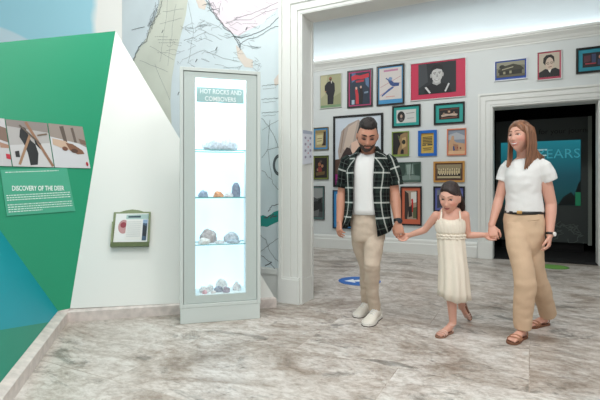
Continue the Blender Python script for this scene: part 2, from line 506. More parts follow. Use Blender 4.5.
obj('text_lines', bm, mat('screen_text', (190, 225, 230), 0.5, emit=0.35), scr)
bm = bmesh.new()
pts = [PD.px(x, y) for x, y in ((558, 205), (563, 197), (571, 192), (574, 196), (578, 184), (580.5, 180), (580.5, 205))]
slab(bm, PD, pts, 0.02, 0.024); obj('headland_picture', bm, mat('dark_headland', (8, 26, 28), 0.6), scr)
bm = bmesh.new(); a, h = PD.px(578.5, 199); box(bm, PD, a-0.05, a+0.03, h-0.12, h+0.12, 0.02, 0.025)
obj('light_strip', bm, mat('green_glow', (30, 130, 90), 0.5, emit=0.2), scr, label='green glowing strip')
wa, wh = PD.px(566, 133)
text_mesh('for your journey', 0.13, PD, wa, wh, 0.002, mat('dim_letters', (20, 22, 22), 0.6), t, 'wall_text', 'CENTER')
bm = bmesh.new(); rr = random.Random(11)
for k in range(9):
    a, h = PD.px(560+rr.uniform(-2, 20), 226+rr.uniform(-9, 9)); q = [(a, h)]
    for j in range(7): q.append((q[-1][0]+rr.uniform(-.09, .09), q[-1][1]+rr.uniform(-.07, .07)))
    ribbon(bm, PD, q, 0.012, 0.002)
obj('line_drawing', bm, mat('chalk_line', (112, 122, 118), 0.7), t)

# ---------------------------------------------------------------- the map printed over the wall beside the opening
t = thing('map_mural', 'old coastal map printed floor to ceiling on the wall beside the opening', 'mural', PM.at(mL/2, 0.2))
MP = lambda x, y: PM.px(x, y)
bm = bmesh.new()
m_sea, m_land, m_pink, m_teal, m_ink, m_grey = flat((206, 220, 225)), flat((205, 210, 198)), flat((226, 216, 224)), flat((38, 150, 140)), flat((40, 46, 50)), flat((120, 128, 128))
m_pale, m_sand = flat((215, 224, 226)), flat((224, 214, 204))
poly(bm, PM, [(mL+0.004, 0.33), (-0.236, 0.33), (-0.236, hN-0.02), (mL+0.004, hN-0.02)], 0.0015)
obj('sea', bm, mat('map_sea', (218, 230, 234), 0.5, var=0.04, vscale=2.5), t)
bm = bmesh.new()
land = [(168, -40), (160, 0), (157, 14), (150, 27), (146, 40), (138, 50), (132, 62), (120, 90), (130, 160), (178, 160), (172, 130), (170.5, 100), (172, 78), (176, 55), (181, 35), (186, 15), (188, 0), (195, -40)]
poly(bm, PM, [MP(*p) for p in land], 0.003)
obj('land', bm, mat('map_land', (214, 218, 204), 0.5, var=0.06, vscale=3), t)
bm = bmesh.new()
pk = [(211, -30), (208, 0), (213, 12), (222, 24), (231, 33), (239, 36), (249, 30), (262, 24), (272, 14), (279, 8), (279.5, -30)]
poly(bm, PM, [MP(*p) for p in pk], 0.003)
obj('pink_district', bm, mat('map_pink', (236, 224, 231), 0.5), t)
bm = bmesh.new()
for pts in ([(196, 0), (201, -4), (207, 3), (205, 10), (199, 8)], [(236, 45), (242, 50), (247, 58), (253, 60), (253, 68), (245, 67), (238, 58)], [(274, 80), (280, 72), (279.5, 84), (275, 86)]):
    poly(bm, PM, [MP(*p) for p in pts], 0.0035)
obj('sand_patch', bm, mat('map_sand', (226, 214, 203), 0.5), t)
bm = bmesh.new()
tl = [(258, 217), (263, 215), (268, 217), (274, 212), (279.5, 210), (279.5, 221), (273, 224), (267, 227), (262, 226), (258, 228)]
poly(bm, PM, [MP(*p) for p in tl], 0.0035)
obj('teal_river', bm, m_teal, t)
bm = bmesh.new(); rr = random.Random(3)
def wig(pts, amp, n=5):
    out = []
    for (xa, ya), (xb, yb) in zip(pts[:-1], pts[1:]):
        for k in range(n):
            f = k/n; out.append((xa+(xb-xa)*f+rr.uniform(-amp, amp), ya+(yb-ya)*f+rr.uniform(-amp, amp)))
    return out+[pts[-1]]
def ink(pts, w, amp=0.8, n=5, o=0.0045): ribbon(bm, PM, [MP(*p) for p in wig(pts, amp, n)], w*.62, o)
for k in range(3): ink([(160+k, 0), (157+k, 14), (150+k, 27), (146, 40), (138, 50), (133, 62)], 0.008, 1.6)
for k in range(6): ink([(157, 3+k*2), (152+rr.uniform(-3, 3), 14+k*3), (148, 26)], 0.006, 1.8)
ink([(132, 30), (145, 27)], 0.01, 0.4, 2)
for dx in (0, 1.6): ink([(205+dx, -4), (210+dx, 8), (217+dx, 18), (224+dx, 27), (232+dx, 34), (238+dx, 42), (241, 50)], 0.011, 0.8)
ink([(232, 36), (242, 38), (252, 35), (262, 31), (270, 26), (279.5, 16)], 0.010, 0.5)
ink([(238, 46), (246, 40), (258, 37), (266, 32), (272, 28), (279.5, 26)], 0.008, 0.5)
ink([(236, 18), (252, 14), (263, 9), (279, 2)], 0.006, 0.3)
ink([(234, 20), (250, 20), (266, 12), (279, 8)], 0.005, 0.3)
for k in range(10): ink([(206+rr.uniform(-3, 14), 12+rr.uniform(-8, 6)), (216+rr.uniform(-4, 6), 8+rr.uniform(-6, 10))], 0.006, 1.0, 3)
for k in range(46):
    x, y = rr.uniform(178, 256), rr.uniform(22, 66); q = [(x, y)]
    for j in range(3): q.append((q[-1][0]+rr.uniform(-10, 10), q[-1][1]+rr.uniform(-5, 5)))
    ink(q, 0.0035, 0.4, 3)
for k in range(22):
    x, y = rr.uniform(222, 276), rr.uniform(-4, 22)
    ink([(x, y), (x+rr.uniform(-8, 8), y+rr.uniform(-4, 4))], 0.003, 0.3, 3)
# strip beside the opening
for y in (86, 99.5, 113): ink([(262, y), (266, y-.4), (279, y-1.5)], 0.006, 0.5, 6); ink([(263, y+3), (276, y+1.8)], 0.004, 0.4, 6)
ink([(262, 118), (270, 128), (276, 140), (279.5, 150)], 0.006, 0.4); ink([(262, 158), (268, 150), (279.5, 147)], 0.006, 0.4)
ink([(262, 170), (270, 178), (279, 190)], 0.006); ink([(270, 120), (268, 150), (272, 178)], 0.005, 0.3)
c = MP(280, 165)
for rad in (0.105, 0.088): ribbon(bm, PM, [(min(c[0]+rad*0.72*math.cos(PI/2+PI*k/12), -0.238), c[1]+rad*math.sin(PI/2+PI*k/12)) for k in range(13)], 0.014, 0.0045)
for k in range(4): ink([(264+k*3, 218+rr.uniform(-1, 1)), (268+k*3, 216+rr.uniform(-2, 2))], 0.02, 0.5, 3)
ink([(258, 232), (266, 240), (272, 255), (279, 262)], 0.006); ink([(279, 238), (268, 246), (260, 252)], 0.006); ink([(262, 255), (270, 262), (279, 275)], 0.009)
ink([(268, 212), (272, 206), (279, 204)], 0.011); ink([(266, 266), (272, 262)], 0.016, 0.8, 4)
for x, y in ((162, 33), (196, 62), (246, 30), (216, 50), (178, 95)): ink([(x, y), (x+1.5, y-3)], 0.016, 0.3, 2)
# small lettering too fine to read on the photograph: broken strokes
for x, y, w in ((155, 37, 12), (158, 40, 20), (159, 43, 16), (158, 53, 8), (200, 26, 10), (243, 24, 14), (182, 74, 8), (224, 68, 16)):
    xx = x
    while xx < x+w:
        ink([(xx, y), (xx+1.2, y-0.3)], 0.007, 0.2, 2); xx += 1.9
obj('ink_lines', bm, flat((84, 92, 96)), t)
bm = bmesh.new()
for pts in ([(168, 0), (165, 30), (160, 62)], [(176, 4), (172, 34), (168, 66)], [(163, 12), (184, 9)], [(160, 24), (182, 18)], [(150, 46), (174, 60)], [(155, 64), (170, 100)], [(140, 60), (168, 72)], [(188, 40), (206, 32), (222, 40)], [(182, 60), (204, 50), (222, 58), (240, 62)], [(262, 130), (279, 120)], [(188, 2), (194, 30), (188, 64)]):
    ribbon(bm, PM, [MP(*p) for p in wig(pts, 0.5)], 0.003, 0.004)
obj('survey_lines', bm, m_grey, t)
# skirting under the map
bm = bmesh.new()
box(bm, PM, mL, -0.24, 0.0, 0.27, 0, 0.022); box(bm, PM, mL, -0.24, 0.27, 0.32, 0, 0.034)
struct('baseboard_middle', bm, M_trim)

# ---------------------------------------------------------------- faceted exhibition wall on the left
hgt = V((0.643, 0.766, 0)); ngt = V((0.766, -0.643, 0))
V2 = V((-1.98, 3.873, 0.114))
lean = 0.15
gp = Tilt(V2, V2+hgt, V2+V((0, 0, 1))-ngt*lean)
V3 = gp.at(*gp.px(115.5, 31)); VR = V((-0.242, 4.338, 0.10))
V1 = gp.at(*gp.px(58, 311)); V5 = gp.at(*gp.px(0, 230))
SK = V((-1.607, 2.41, 0.11))
wp = Tilt(V2, V3, VR); bp_ = Tilt(V1, V5, SK)
t = thing('exhibition_wall', 'folded green, white and blue exhibition wall standing in front of the map', 'display wall', (-1.9, 3.95, 0))
def facet(name, pl, px, m):
    bm = bmesh.new(); slab(bm, pl, [pl.px(*p) for p in px], -0.035, 0.0); return obj(name, bm, m, t)
M_green = mat('green_board', (24, 147, 107), 0.4)
green = facet('green_facet', gp, [(58, 311), (70, 308.5), (115.5, 31), (-110, 53.5), (-110, 76.5)], M_green)
def ppoly(name, pl, pts, o, m, par, back=0.0):
    bm = bmesh.new(); slab(bm, pl, pts, back, o); return obj(name, bm, m, par)
white = facet('white_facet', wp, [(70, 308.5), (275, 298.5), (115.5, 31)], mat('white_board', (234, 235, 230), 0.45))
blue = facet('blue_facet', bp_, [(58, 311), (0, 230), (-110, 76.5), (-110, 347), (0, 330), (49, 322)], mat('blue_board', (18, 146, 160), 0.5, spec=0.3))
low = facet('lower_green_facet', bp_, [(49, 322), (0, 330), (-110, 347), (-110, 520), (0, 383)], mat('sea_green_board', (36, 136, 112), 0.5, spec=0.3))
# stone skirting under the facets
bm = bmesh.new()
f0, f1, f2 = V((-1.99, 3.85, 0)), V((-1.30, 1.6, 0)), V((-0.225, 4.33, 0))
def skirt(bm, a, b, c, d):
    """outer floor line a-b, inner top line c-d"""
    A = [a, b, V((b.x, b.y, 0.085)), V((a.x, a.y, 0.085))]; v = [bm.verts.new(p) for p in A]
    w = [bm.verts.new(p) for p in (c, d)]; z = [bm.verts.new(V((p.x, p.y, 0))) for p in (c, d)]
    bm.faces.new((v[0], v[1], v[2], v[3])); bm.faces.new((v[3], v[2], w[1], w[0])); bm.faces.new((w[0], w[1], z[1], z[0]))
    bm.faces.new((v[0], v[3], w[0], z[0])); bm.faces.new((v[1], z[1], w[1], v[2]))
dirl = (SK-V1); S2 = V1+dirl*1.55
skirt(bm, f0, f1, V1-V((0.012, 0, 0)), S2); skirt(bm, f0, f2, V2+V((-0.02, 0.012, 0)), VR)
bm.faces.new([bm.verts.new(p) for p in (V((f0.x, f0.y, 0.085)), V2, V1)])
obj('stone_skirting', bm, M_stone, t)

# prints on the green facet
GP = lambda x, y: gp.px(x, y)
def quad(pl, x0, y0, x1, y1, x2, y2, x3, y3): return [pl.px(x0, y0), pl.px(x1, y1), pl.px(x2, y2), pl.px(x3, y3)]
def bil(q, u, v):
    (a, b), (c, d), (e, f), (g, h) = q
    return ((a*(1-u)+c*u)*(1-v)+(g*(1-u)+e*u)*v, (b*(1-u)+d*u)*(1-v)+(h*(1-u)+f*u)*v)
def art(name, pl, q, base, shapes, o, parent, label=None):
    """printed picture: base colour and flat shapes in 0..1 picture coordinates (v downwards)"""
    bm = bmesh.new(); ms = [base]
    slab(bm, pl, q[::-1], o-0.004, o)
    z = o
    for s in shapes:
        m = s[0]
        if m not in ms: ms.append(m)
        z += 0.0004
        if s[1] == 'p': poly(bm, pl, [bil(q, *p) for p in s[2]], z, ms.index(m))
        elif s[1] == 'e': poly(bm, pl, [bil(q, *p) for p in ell(*s[2])], z, ms.index(m))
        elif s[1] == 'l': ribbon(bm, pl, [bil(q, *p) for p in s[2]], s[3], z, ms.index(m))
    return obj(name, bm, ms, parent, label=label, recalc=False)
g = flat
q = quad(gp, 5, 119.5, 46.5, 123.5, 53.5, 167.5, 12.5, 166.5)
art('photo_print', gp, q, g((176, 172, 170), .4), [
    (g((140, 130, 126)), 'p', [(0, 0), (1, 0), (1, .22), (0, .14)]), (g((200, 198, 198)), 'p', [(0, .55), (1, .45), (1, 1), (0, 1)]),
    (g((34, 36, 38)), 'p', [(.30, .2), (.44, .18), (.52, .42), (.62, .5), (.66, .7), (.6, .95), (.42, .97), (.4, .7), (.34, .5), (.26, .36)]),
    (g((30, 34, 34)), 'p', [(.6, .3), (.72, .42), (.8, .62), (.72, .6), (.62, .5)]), (g((34, 36, 38)), 'e', (.38, .2, .07, .06)), (g((40, 40, 40)), 'p', [(.1, .68), (.2, .66), (.2, .8), (.1, .8)]),
    (g((150, 112, 88)), 'l', [(.46, .02), (.98, .98)], .022), (g((160, 124, 96)), 'l', [(.52, .3), (.16, .96)], .02), (g((96, 84, 74)), 'l', [(.3, .1), (.75, .5)], .014), (g((120, 100, 84)), 'l', [(.7, .3), (.95, .25)], .014)],
    0.010, t, 'print of a dark machine on crossed timbers')
q = quad(gp, 47.5, 123.5, 82, 127, 90, 168.5, 54.5, 167.5)
art('photo_print', gp, q, g((205, 205, 208), .4), [
    (g((150, 138, 130)), 'p', [(0, 0), (1, 0), (1, .5), (.8, .42), (0, .3)]), (g((92, 80, 72)), 'p', [(.3, .05), (.42, .03), (.46, .4), (.36, .4)]), (g((100, 86, 78)), 'p', [(.62, .06), (.7, .05), (.74, .4), (.66, .4)]),
    (g((196, 168, 146)), 'p', [(.05, .34), (.4, .38), (.62, .5), (.6, .6), (.3, .56), (.04, .48)]), (g((128, 88, 66)), 'p', [(.4, .42), (.6, .44), (.86, .58), (.9, .66), (.7, .68), (.5, .6)]),
    (g((110, 70, 52)), 'e', (.36, .56, .08, .05)), (g((84, 58, 46)), 'e', (.62, .6, .1, .05)), (g((170, 40, 50)), 'e', (.92, .9, .035, .05)), (g((120, 96, 84)), 'p', [(.8, .3), (1, .34), (1, .44), (.84, .42)])],
    0.010, t, 'print of brown bones laid on white sheeting')
q = quad(gp, -40, 114, 4, 119, 11.5, 166.5, -33, 165)
art('photo_print', gp, q, g((196, 192, 194), .4), [
    (g((128, 104, 92)), 'p', [(.6, .1), (1, .2), (1, .5), (.6, .4)]), (g((170, 130, 110)), 'p', [(.78, .5), (1, .55), (1, .62), (.8, .62)]), (g((190, 40, 60)), 'p', [(.9, .74), (1, .75), (1, .86), (.9, .84)])],
    0.010, t, 'print cut by the photo edge')
q = quad(gp, 0, 170, 66.5, 167.8, 75, 211, 6.5, 216)
tp = art('text_panel', gp, q, mat('text_panel_green', (70, 166, 134), 0.4), [], 0.008, t, 'paler green text panel')
bm = bmesh.new(); rr = random.Random(2)
def tline(u0, u1, v, w):
    u = u0
    while u < u1:
        l = rr.uniform(.012, .04); ribbon(bm, gp, [bil(q, u, v), bil(q, min(u+l, u1), v)], w, 0.0095); u += l+.01
tline(.06, .86, .06, .007)
for v in (.565, .615, .665): tline(.03, .97, v, .008)
for v in (.77, .82, .87): tline(.03, .97, v, .008)
tline(.03, .5, .92, .008)
obj('small_print', bm, g((214, 234, 224), .5), tp)
a, h = GP(11.5, 190.8)
text_mesh('DISCOVERY OF THE DEER', 0.058, gp, a, h, 0.010, g((246, 250, 246), .5), tp, 'title', fit=GP(63.5, 190)[0]-a, bold=0.0006)

# ---------------------------------------------------------------- leaflet rack on the white facet
WP = lambda x, y: wp.px(x, y)
t = thing('leaflet_rack', 'small olive wooden leaflet rack fixed to the white panel', 'rack', wp.at(*WP(131, 248)))
M_olive = mat('olive_wood', (134, 146, 108), 0.5, var=0.1)
q = quad(wp, 114, 212.5, 150.5, 212, 149, 245.5, 111.5, 246)
bm = bmesh.new(); pts = [bil(q, 0, 1), bil(q, 1, 1), bil(q, 1, 0), bil(q, .82, .0), bil(q, .68, -.05), bil(q, .5, -.075), bil(q, .32, -.05), bil(q, .16, 0), bil(q, 0, 0)]
slab(bm, wp, pts, 0.0005, 0.014); obj('back_board', bm, M_olive, t)
bm = bmesh.new(); slab(bm, wp, [bil(q, -.01, .915), bil(q, 1.0, .915), bil(q, 1.0, 1.04), bil(q, -.01, 1.04)], 0.0005, 0.06); obj('ledge', bm, mat('dark_olive_wood', (92, 106, 66), 0.5, var=0.1), t, label='darker ledge')
for u0, u1 in ((-.015, .03), (.975, 1.01)):
    bm = bmesh.new(); slab(bm, wp, [bil(q, u0, .3 if u0 < 0 else .02), bil(q, u1, .3 if u0 < 0 else .02), bil(q, u1, .92), bil(q, u0, .92)], 0.0005, 0.045); obj('side_rail', bm, M_olive, t)
q2 = [bil(q, .07, .05), bil(q, .96, .05), bil(q, .95, .91), bil(q, .045, .91)]
lf = thing('leaflet', 'white printed leaflet with a round picture standing in the olive rack', 'leaflet', wp.at(*bil(q, .5, .9), 0.02))
art('cover', wp, q2, g((236, 238, 236), .4), [
    (g((176, 202, 198)), 'p', [(.32, .05), (1, .03), (1, .2), (.32, .2)]), (g((60, 82, 92)), 'p', [(.38, .09), (.76, .08), (.76, .15), (.38, .15)]),
    (g((196, 150, 150)), 'e', (.26, .46, .16, .24)), (g((150, 60, 72)), 'e', (.25, .4, .09, .1)), (g((236, 236, 232)), 'p', [(.34, .24), (.82, .24), (.82, .9), (.32, .9)]),
    (g((70, 96, 120)), 'p', [(.84, .22), (.98, .22), (.96, .94), (.83, .94)]), (g((40, 50, 60)), 'p', [(.85, .4), (.96, .45), (.95, .8), (.84, .78)]), (g((150, 180, 210)), 'p', [(.84, .22), (.98, .22), (.975, .36), (.84, .34)])]
    +[(g((188, 194, 194)), 'l', [(.36, .3+.07*k), (.78, .3+.07*k)], .004) for k in range(8)], 0.022, lf)

# notice fixed to the jamb
PJ = Plane((0, 4.44), 63)
PJ.n = uB.copy(); PJ.p = PM.at(0.018, 0, 0.03); PJ.u = -nB
q = quad(PJ, 302.5, 130, 312, 131.5, 312, 163, 302.5, 164.5)
t = thing('wall_notice', 'small white notice with rows of symbols on the opening jamb', 'sign', PJ.at(*bil(q, .5, 1)))
art('sheet', PJ, q, g((222, 226, 236), .4), [(g((170, 178, 196)), 'p', [(0, 0), (1, 0), (1, .1), (0, .1)])]
    +[(g((160, 156, 178)), 'e', (.25+.5*i, .22+.19*j, .10, .04, 10)) for i in range(2) for j in range(4)]+[(g((200, 160, 174)), 'e', (.5, .3+.19*j, .07, .03, 10)) for j in range(3)], 0.005, t)

# stickers on the floor
class Ground(Plane):
    def __init__(s): s.p = V((0, 0, 0)); s.u = uB.copy(); s.w = V((-uB.y, uB.x, 0)); s.n = V((0, 0, 1))
    def px(s, x, y, o=0.0):
        q = hit(x, y, V((0, 0, o)), s.n)-s.p; return q.dot(s.u), q.dot(s.w)
GR = Ground()
ca, cw = GR.px(359.5, 281)
t = thing('floor_sticker', 'round blue floor sticker with a white arrow behind the man', 'sticker', GR.at(ca, cw))
bm = bmesh.new(); slab(bm, GR, ell(ca, cw, .26, .26, 40), 0, .0015); obj('disc', bm, mat('blue_vinyl', (18, 104, 190), 0.4), t)
bm = bmesh.new()
a0 = lambda x, y: (ca+x*.26, cw+y*.26)
cu, su = math.cos(math.radians(27)), math.sin(math.radians(27))
rot = lambda x, y: a0(x*cu-y*su, x*su+y*cu)
slab(bm, GR, [rot(*p) for p in ((-.72, .0), (-.25, .42), (-.25, .17), (.1, .3), (.1, .14), (.5, .14), (.5, -.16), (-.25, -.16), (-.25, -.44))], .0015, .0022)
obj('arrow', bm, g((236, 240, 244), .4), t, label='white arrow')
ca, cw = GR.px(553, 266.8)
t = thing('floor_sticker', 'round green floor sticker before the dark doorway', 'sticker', GR.at(ca, cw))
bm = bmesh.new(); slab(bm, GR, ell(ca, cw, .21, .21, 36), 0, .0015); obj('disc', bm, mat('green_vinyl', (92, 150, 60), 0.4), t)
bm = bmesh.new(); slab(bm, GR, ell(ca, cw, .17, .17, 36), .0015, .002); obj('inner_disc', bm, mat('green_vinyl_light', (120, 176, 82), 0.4), t)
# ================================================================ PICTURES ON THE BACK WALL
def picture(label, box_px, fw, fcol, matw, mcol, base, shapes, depth=0.03, name='framed_picture', group=None):
    x0, y0, x1, y1 = box_px
    xm, ym = (x0+x1)/2, (y0+y1)/2
    a0 = PB.px(x0, ym, depth)[0]; a1 = PB.px(x1, ym, depth)[0]
    h1 = PB.px(xm, y0, depth)[1]; h0 = PB.px(xm, y1, depth)[1]
    t = thing(name, label, 'picture', PB.at((a0+a1)/2, h0), group)
    bm = bmesh.new()
    box(bm, PB, a0, a0+fw, h0, h1, 0.001, depth, bev=0.003); box(bm, PB, a1-fw, a1, h0, h1, 0.001, depth, bev=0.003)
    box(bm, PB, a0+fw, a1-fw, h1-fw, h1, 0.001, depth, bev=0.003); box(bm, PB, a0+fw, a1-fw, h0, h0+fw, 0.001, depth, bev=0.003)
    obj('frame', bm, mat('frame_%02x%02x%02x' % fcol, fcol, 0.35), t)
    a0 += fw; a1 -= fw; h0 += fw; h1 -= fw
    if matw:
        if not isinstance(matw, tuple): matw = (matw, matw, matw, matw)      # left, top, right, bottom
        bm = bmesh.new(); box(bm, PB, a0, a1, h0, h1, 0.001, 0.012); obj('mount', bm, flat(mcol), t)
        a0 += matw[0]; a1 -= matw[2]; h1 -= matw[1]; h0 += matw[3]
        o = 0.016
    else: o = 0.014
    q = [(a0, h1), (a1, h1), (a1, h0), (a0, h0)]
    art('print', PB, q, flat(base), [(flat(s[0]) if isinstance(s[0], tuple) else s[0],)+tuple(s[1:]) for s in shapes], o, t)
    return t
BK = (22, 20, 20)
def man_head(cx, cy, s, skin, hair, back=None):
    return [(hair, 'e', (cx, cy-.12*s, .62*s, .62*s)), (skin, 'e', (cx, cy+.08*s, .52*s, .72*s)), (hair, 'p', [(cx-.56*s, cy-.1*s), (cx-.5*s, cy-.62*s), (cx, cy-.8*s), (cx+.5*s, cy-.62*s), (cx+.56*s, cy-.1*s), (cx+.3*s, cy-.38*s), (cx-.3*s, cy-.38*s)])]
pics = []
picture('pale framed olive print of a standing man in a dark suit, top left', (319.8, 74, 341.5, 108), 0.012, (206, 208, 200), 0, None, (168, 168, 134), [
    ((120, 150, 112), 'p', [(0, .92), (1, .92), (1, 1), (0, 1)]), ((150, 152, 116), 'p', [(.6, .7), (1, .55), (1, .92), (.5, .92)]), ((190, 186, 150), 'p', [(0, 0), (.35, 0), (.2, .6), (0, .7)]),
    ((28, 28, 34), 'p', [(.38, .2), (.56, .19), (.68, .27), (.7, .5), (.64, .66), (.62, .9), (.34, .9), (.34, .62), (.2, .46), (.2, .32), (.3, .24)]), ((150, 100, 76), 'e', (.48, .12, .075, .06)), ((90, 60, 44), 'p', [(.42, .12), (.56, .12), (.5, .21)]), ((220, 216, 206), 'p', [(.5, .19), (.56, .2), (.54, .28)]), ((170, 130, 100), 'e', (.24, .5, .04, .02))])
picture('black framed theatre poster with pink border and a couple in red and black', (347, 69.5, 372.3, 107.2), 0.028, BK, 0.022, (196, 70, 120), (34, 48, 66), [
    ((76, 110, 150), 'p', [(.1, .0), (.3, .0), (.25, .25), (.1, .3)]), ((90, 120, 156), 'p', [(.75, .1), (.95, .2), (.95, .5), (.8, .4)]), ((196, 48, 62), 'p', [(.08, .1), (.28, .06), (.5, .1), (.94, .05), (.96, .17), (.6, .22), (.4, .2), (.1, .24)]), ((176, 50, 64), 'p', [(.3, .25), (.72, .23), (.7, .3), (.32, .31)]),
    ((196, 50, 58), 'p', [(.26, .52), (.38, .5), (.44, .68), (.46, .98), (.3, .98), (.3, .72)]), ((214, 170, 150), 'e', (.33, .48, .05, .045)), ((18, 18, 22), 'p', [(.48, .5), (.62, .48), (.68, .7), (.64, .98), (.48, .98)]), ((210, 170, 150), 'e', (.56, .46, .045, .04)), ((170, 190, 205), 'p', [(.1, .84), (.24, .84), (.24, .98), (.1, .98)]), ((120, 140, 160), 'p', [(.72, .62), (.92, .6), (.92, .66), (.72, .67)])])
picture('black framed cream poster with a leaping blue figure and blue border', (376.5, 64.7, 404.2, 105), 0.03, BK, (0.02, 0.02, 0.02, 0.075), (70, 150, 200), (212, 206, 202), [
    ((190, 130, 160), 'p', [(.2, .06), (.84, .05), (.84, .11), (.2, .12)]), ((180, 120, 130), 'l', [(.05, .6), (.95, .3)], .008), ((180, 120, 130), 'l', [(.04, .85), (.95, .5)], .008), ((52, 76, 130), 'p', [(.4, .42), (.52, .38), (.66, .48), (.9, .5), (.88, .6), (.62, .6), (.5, .55)]), ((60, 90, 150), 'p', [(.6, .6), (.66, .64), (.4, .76), (.12, .9), (.1, .86), (.4, .68)]), ((120, 150, 190), 'e', (.5, .35, .09, .055)), ((60, 84, 140), 'l', [(.5, .44), (.3, .32)], .02), ((206, 160, 150), 'p', [(.3, .9), (.7, .9), (.7, .93), (.3, .93)])])
picture('large red poster with a black and white portrait of a smiling sailor', (410, 60.2, 466.2, 98.8), 0.012, (222, 224, 224), (0.13, 0.02, 0.15, 0.085), (196, 52, 84), (38, 42, 46), [
    ((64, 68, 72), 'p', [(0, .0), (.22, 0), (.26, .6), (0, .8)]), ((24, 26, 30), 'p', [(.14, 1), (.2, .76), (.38, .66), (.62, .66), (.8, .74), (.9, 1)]), ((172, 172, 170), 'p', [(.4, .56), (.6, .56), (.6, .68), (.5, .74), (.38, .67)]), ((196, 196, 194), 'p', [(.36, .3), (.4, .18), (.6, .16), (.645, .3), (.635, .5), (.57, .65), (.46, .665), (.38, .54)]), ((176, 176, 174), 'e', (.345, .42, .025, .07)), ((176, 176, 174), 'e', (.655, .4, .025, .07)),
    ((30, 32, 34), 'p', [(.35, .34), (.34, .18), (.42, .08), (.56, .06), (.66, .14), (.66, .3), (.62, .24), (.5, .2), (.4, .24)]), ((96, 96, 96), 'p', [(.4, .325), (.48, .315), (.48, .335), (.4, .35)]), ((96, 96, 96), 'p', [(.53, .31), (.6, .305), (.61, .33), (.53, .33)]), ((112, 112, 112), 'e', (.445, .37, .022, .014)), ((112, 112, 112), 'e', (.57, .355, .022, .014)), ((150, 150, 150), 'p', [(.5, .36), (.515, .36), (.535, .47), (.485, .475)]), ((120, 116, 116), 'p', [(.43, .535), (.57, .525), (.55, .575), (.46, .58)]), ((232, 232, 232), 'p', [(.45, .54), (.56, .53), (.54, .56), (.47, .565)]),
    ((206, 206, 206), 'p', [(.17, .78), (.22, .76), (.34, .96), (.3, .99)]), ((206, 206, 206), 'p', [(.8, .7), (.84, .72), (.74, .97), (.7, .95)])])
picture('black and teal framed white card with an oval portrait', (392, 105, 420.4, 127), 0.028, BK, 0.05, (42, 160, 152), (206, 208, 204), [
    ((30, 26, 26), 'e', (.24, .52, .2, .42)), ((176, 150, 134), 'e', (.25, .48, .06, .13)), ((90, 84, 84), 'p', [(.14, .84), (.2, .66), (.3, .66), (.36, .84)]), ((150, 152, 152), 'l', [(.5, .3), (.92, .26)], .014), ((160, 162, 162), 'l', [(.55, .68), (.9, .66)], .012)])
picture('black and teal framed dark photo with a pale table scene', (433.7, 102.5, 464.7, 124), 0.03, BK, 0.055, (44, 160, 152), (30, 24, 24), [
    ((96, 60, 46), 'p', [(.04, .1), (.96, .06), (.96, .14), (.04, .2)]), ((70, 44, 36), 'e', (.5, .35, .1, .3)), ((190, 160, 130), 'e', (.5, .34, .05, .09)), ((190, 168, 150), 'p', [(.1, .62), (.3, .5), (.5, .56), (.72, .48), (.92, .6), (.86, .74), (.5, .7), (.14, .78)]), ((150, 120, 100), 'e', (.24, .5, .05, .1)), ((150, 120, 100), 'e', (.74, .46, .05, .1)), ((120, 70, 56), 'p', [(.1, .86), (.9, .8), (.9, .9), (.1, .96)])])
picture('blue bordered yellow certificate, top of the short column beside the jamb', (312.6, 127.3, 328.2, 150), 0.016, (120, 108, 72), 0.035, (70, 140, 192), (176, 158, 110), [
    ((150, 130, 84), 'p', [(0, 0), (1, 0), (1, .16), (0, .2)]), ((206, 196, 150), 'p', [(.1, .3), (.7, .26), (.7, .8), (.12, .84)]), ((60, 44, 36), 'p', [(.78, .1), (.98, .1), (.98, .9), (.6, .9), (.74, .7)]), ((120, 100, 66), 'l', [(.18, .5), (.62, .48)], .012), ((120, 100, 66), 'l', [(.18, .64), (.6, .62)], .012)])
picture('green edged dark picture of red and gold figures beside the jamb', (312.6, 155.6, 328.4, 179.6), 0.016, (86, 96, 60), 0.02, (128, 140, 62), (34, 26, 24), [
    ((150, 96, 66), 'e', (.4, .34, .12, .1)), ((170, 120, 84), 'e', (.62, .42, .1, .08)), ((130, 50, 46), 'p', [(.3, .45), (.56, .48), (.6, .7), (.3, .72)]), ((106, 84, 48), 'p', [(.1, .74), (.84, .68), (.8, .84), (.14, .9)]), ((90, 70, 60), 'e', (.5, .2, .1, .06)), ((150, 120, 90), 'e', (.24, .6, .06, .07))])
picture('dark grey landscape photo with green edge, lowest in the column beside the jamb', (309.5, 186, 324.2, 219.5), 0.016, (58, 66, 66), 0.022, (92, 130, 124), (76, 80, 80), [
    ((150, 154, 152), 'p', [(0, 0), (1, 0), (1, .3), (.5, .36), (0, .28)]), ((40, 42, 42), 'p', [(0, .5), (.5, .44), (1, .52), (1, .8), (0, .78)]), ((110, 112, 110), 'p', [(.1, .8), (.7, .72), (.6, .96), (.1, .96)]), ((26, 28, 28), 'p', [(.6, .4), (.9, .34), (.9, .5), (.6, .54)])])
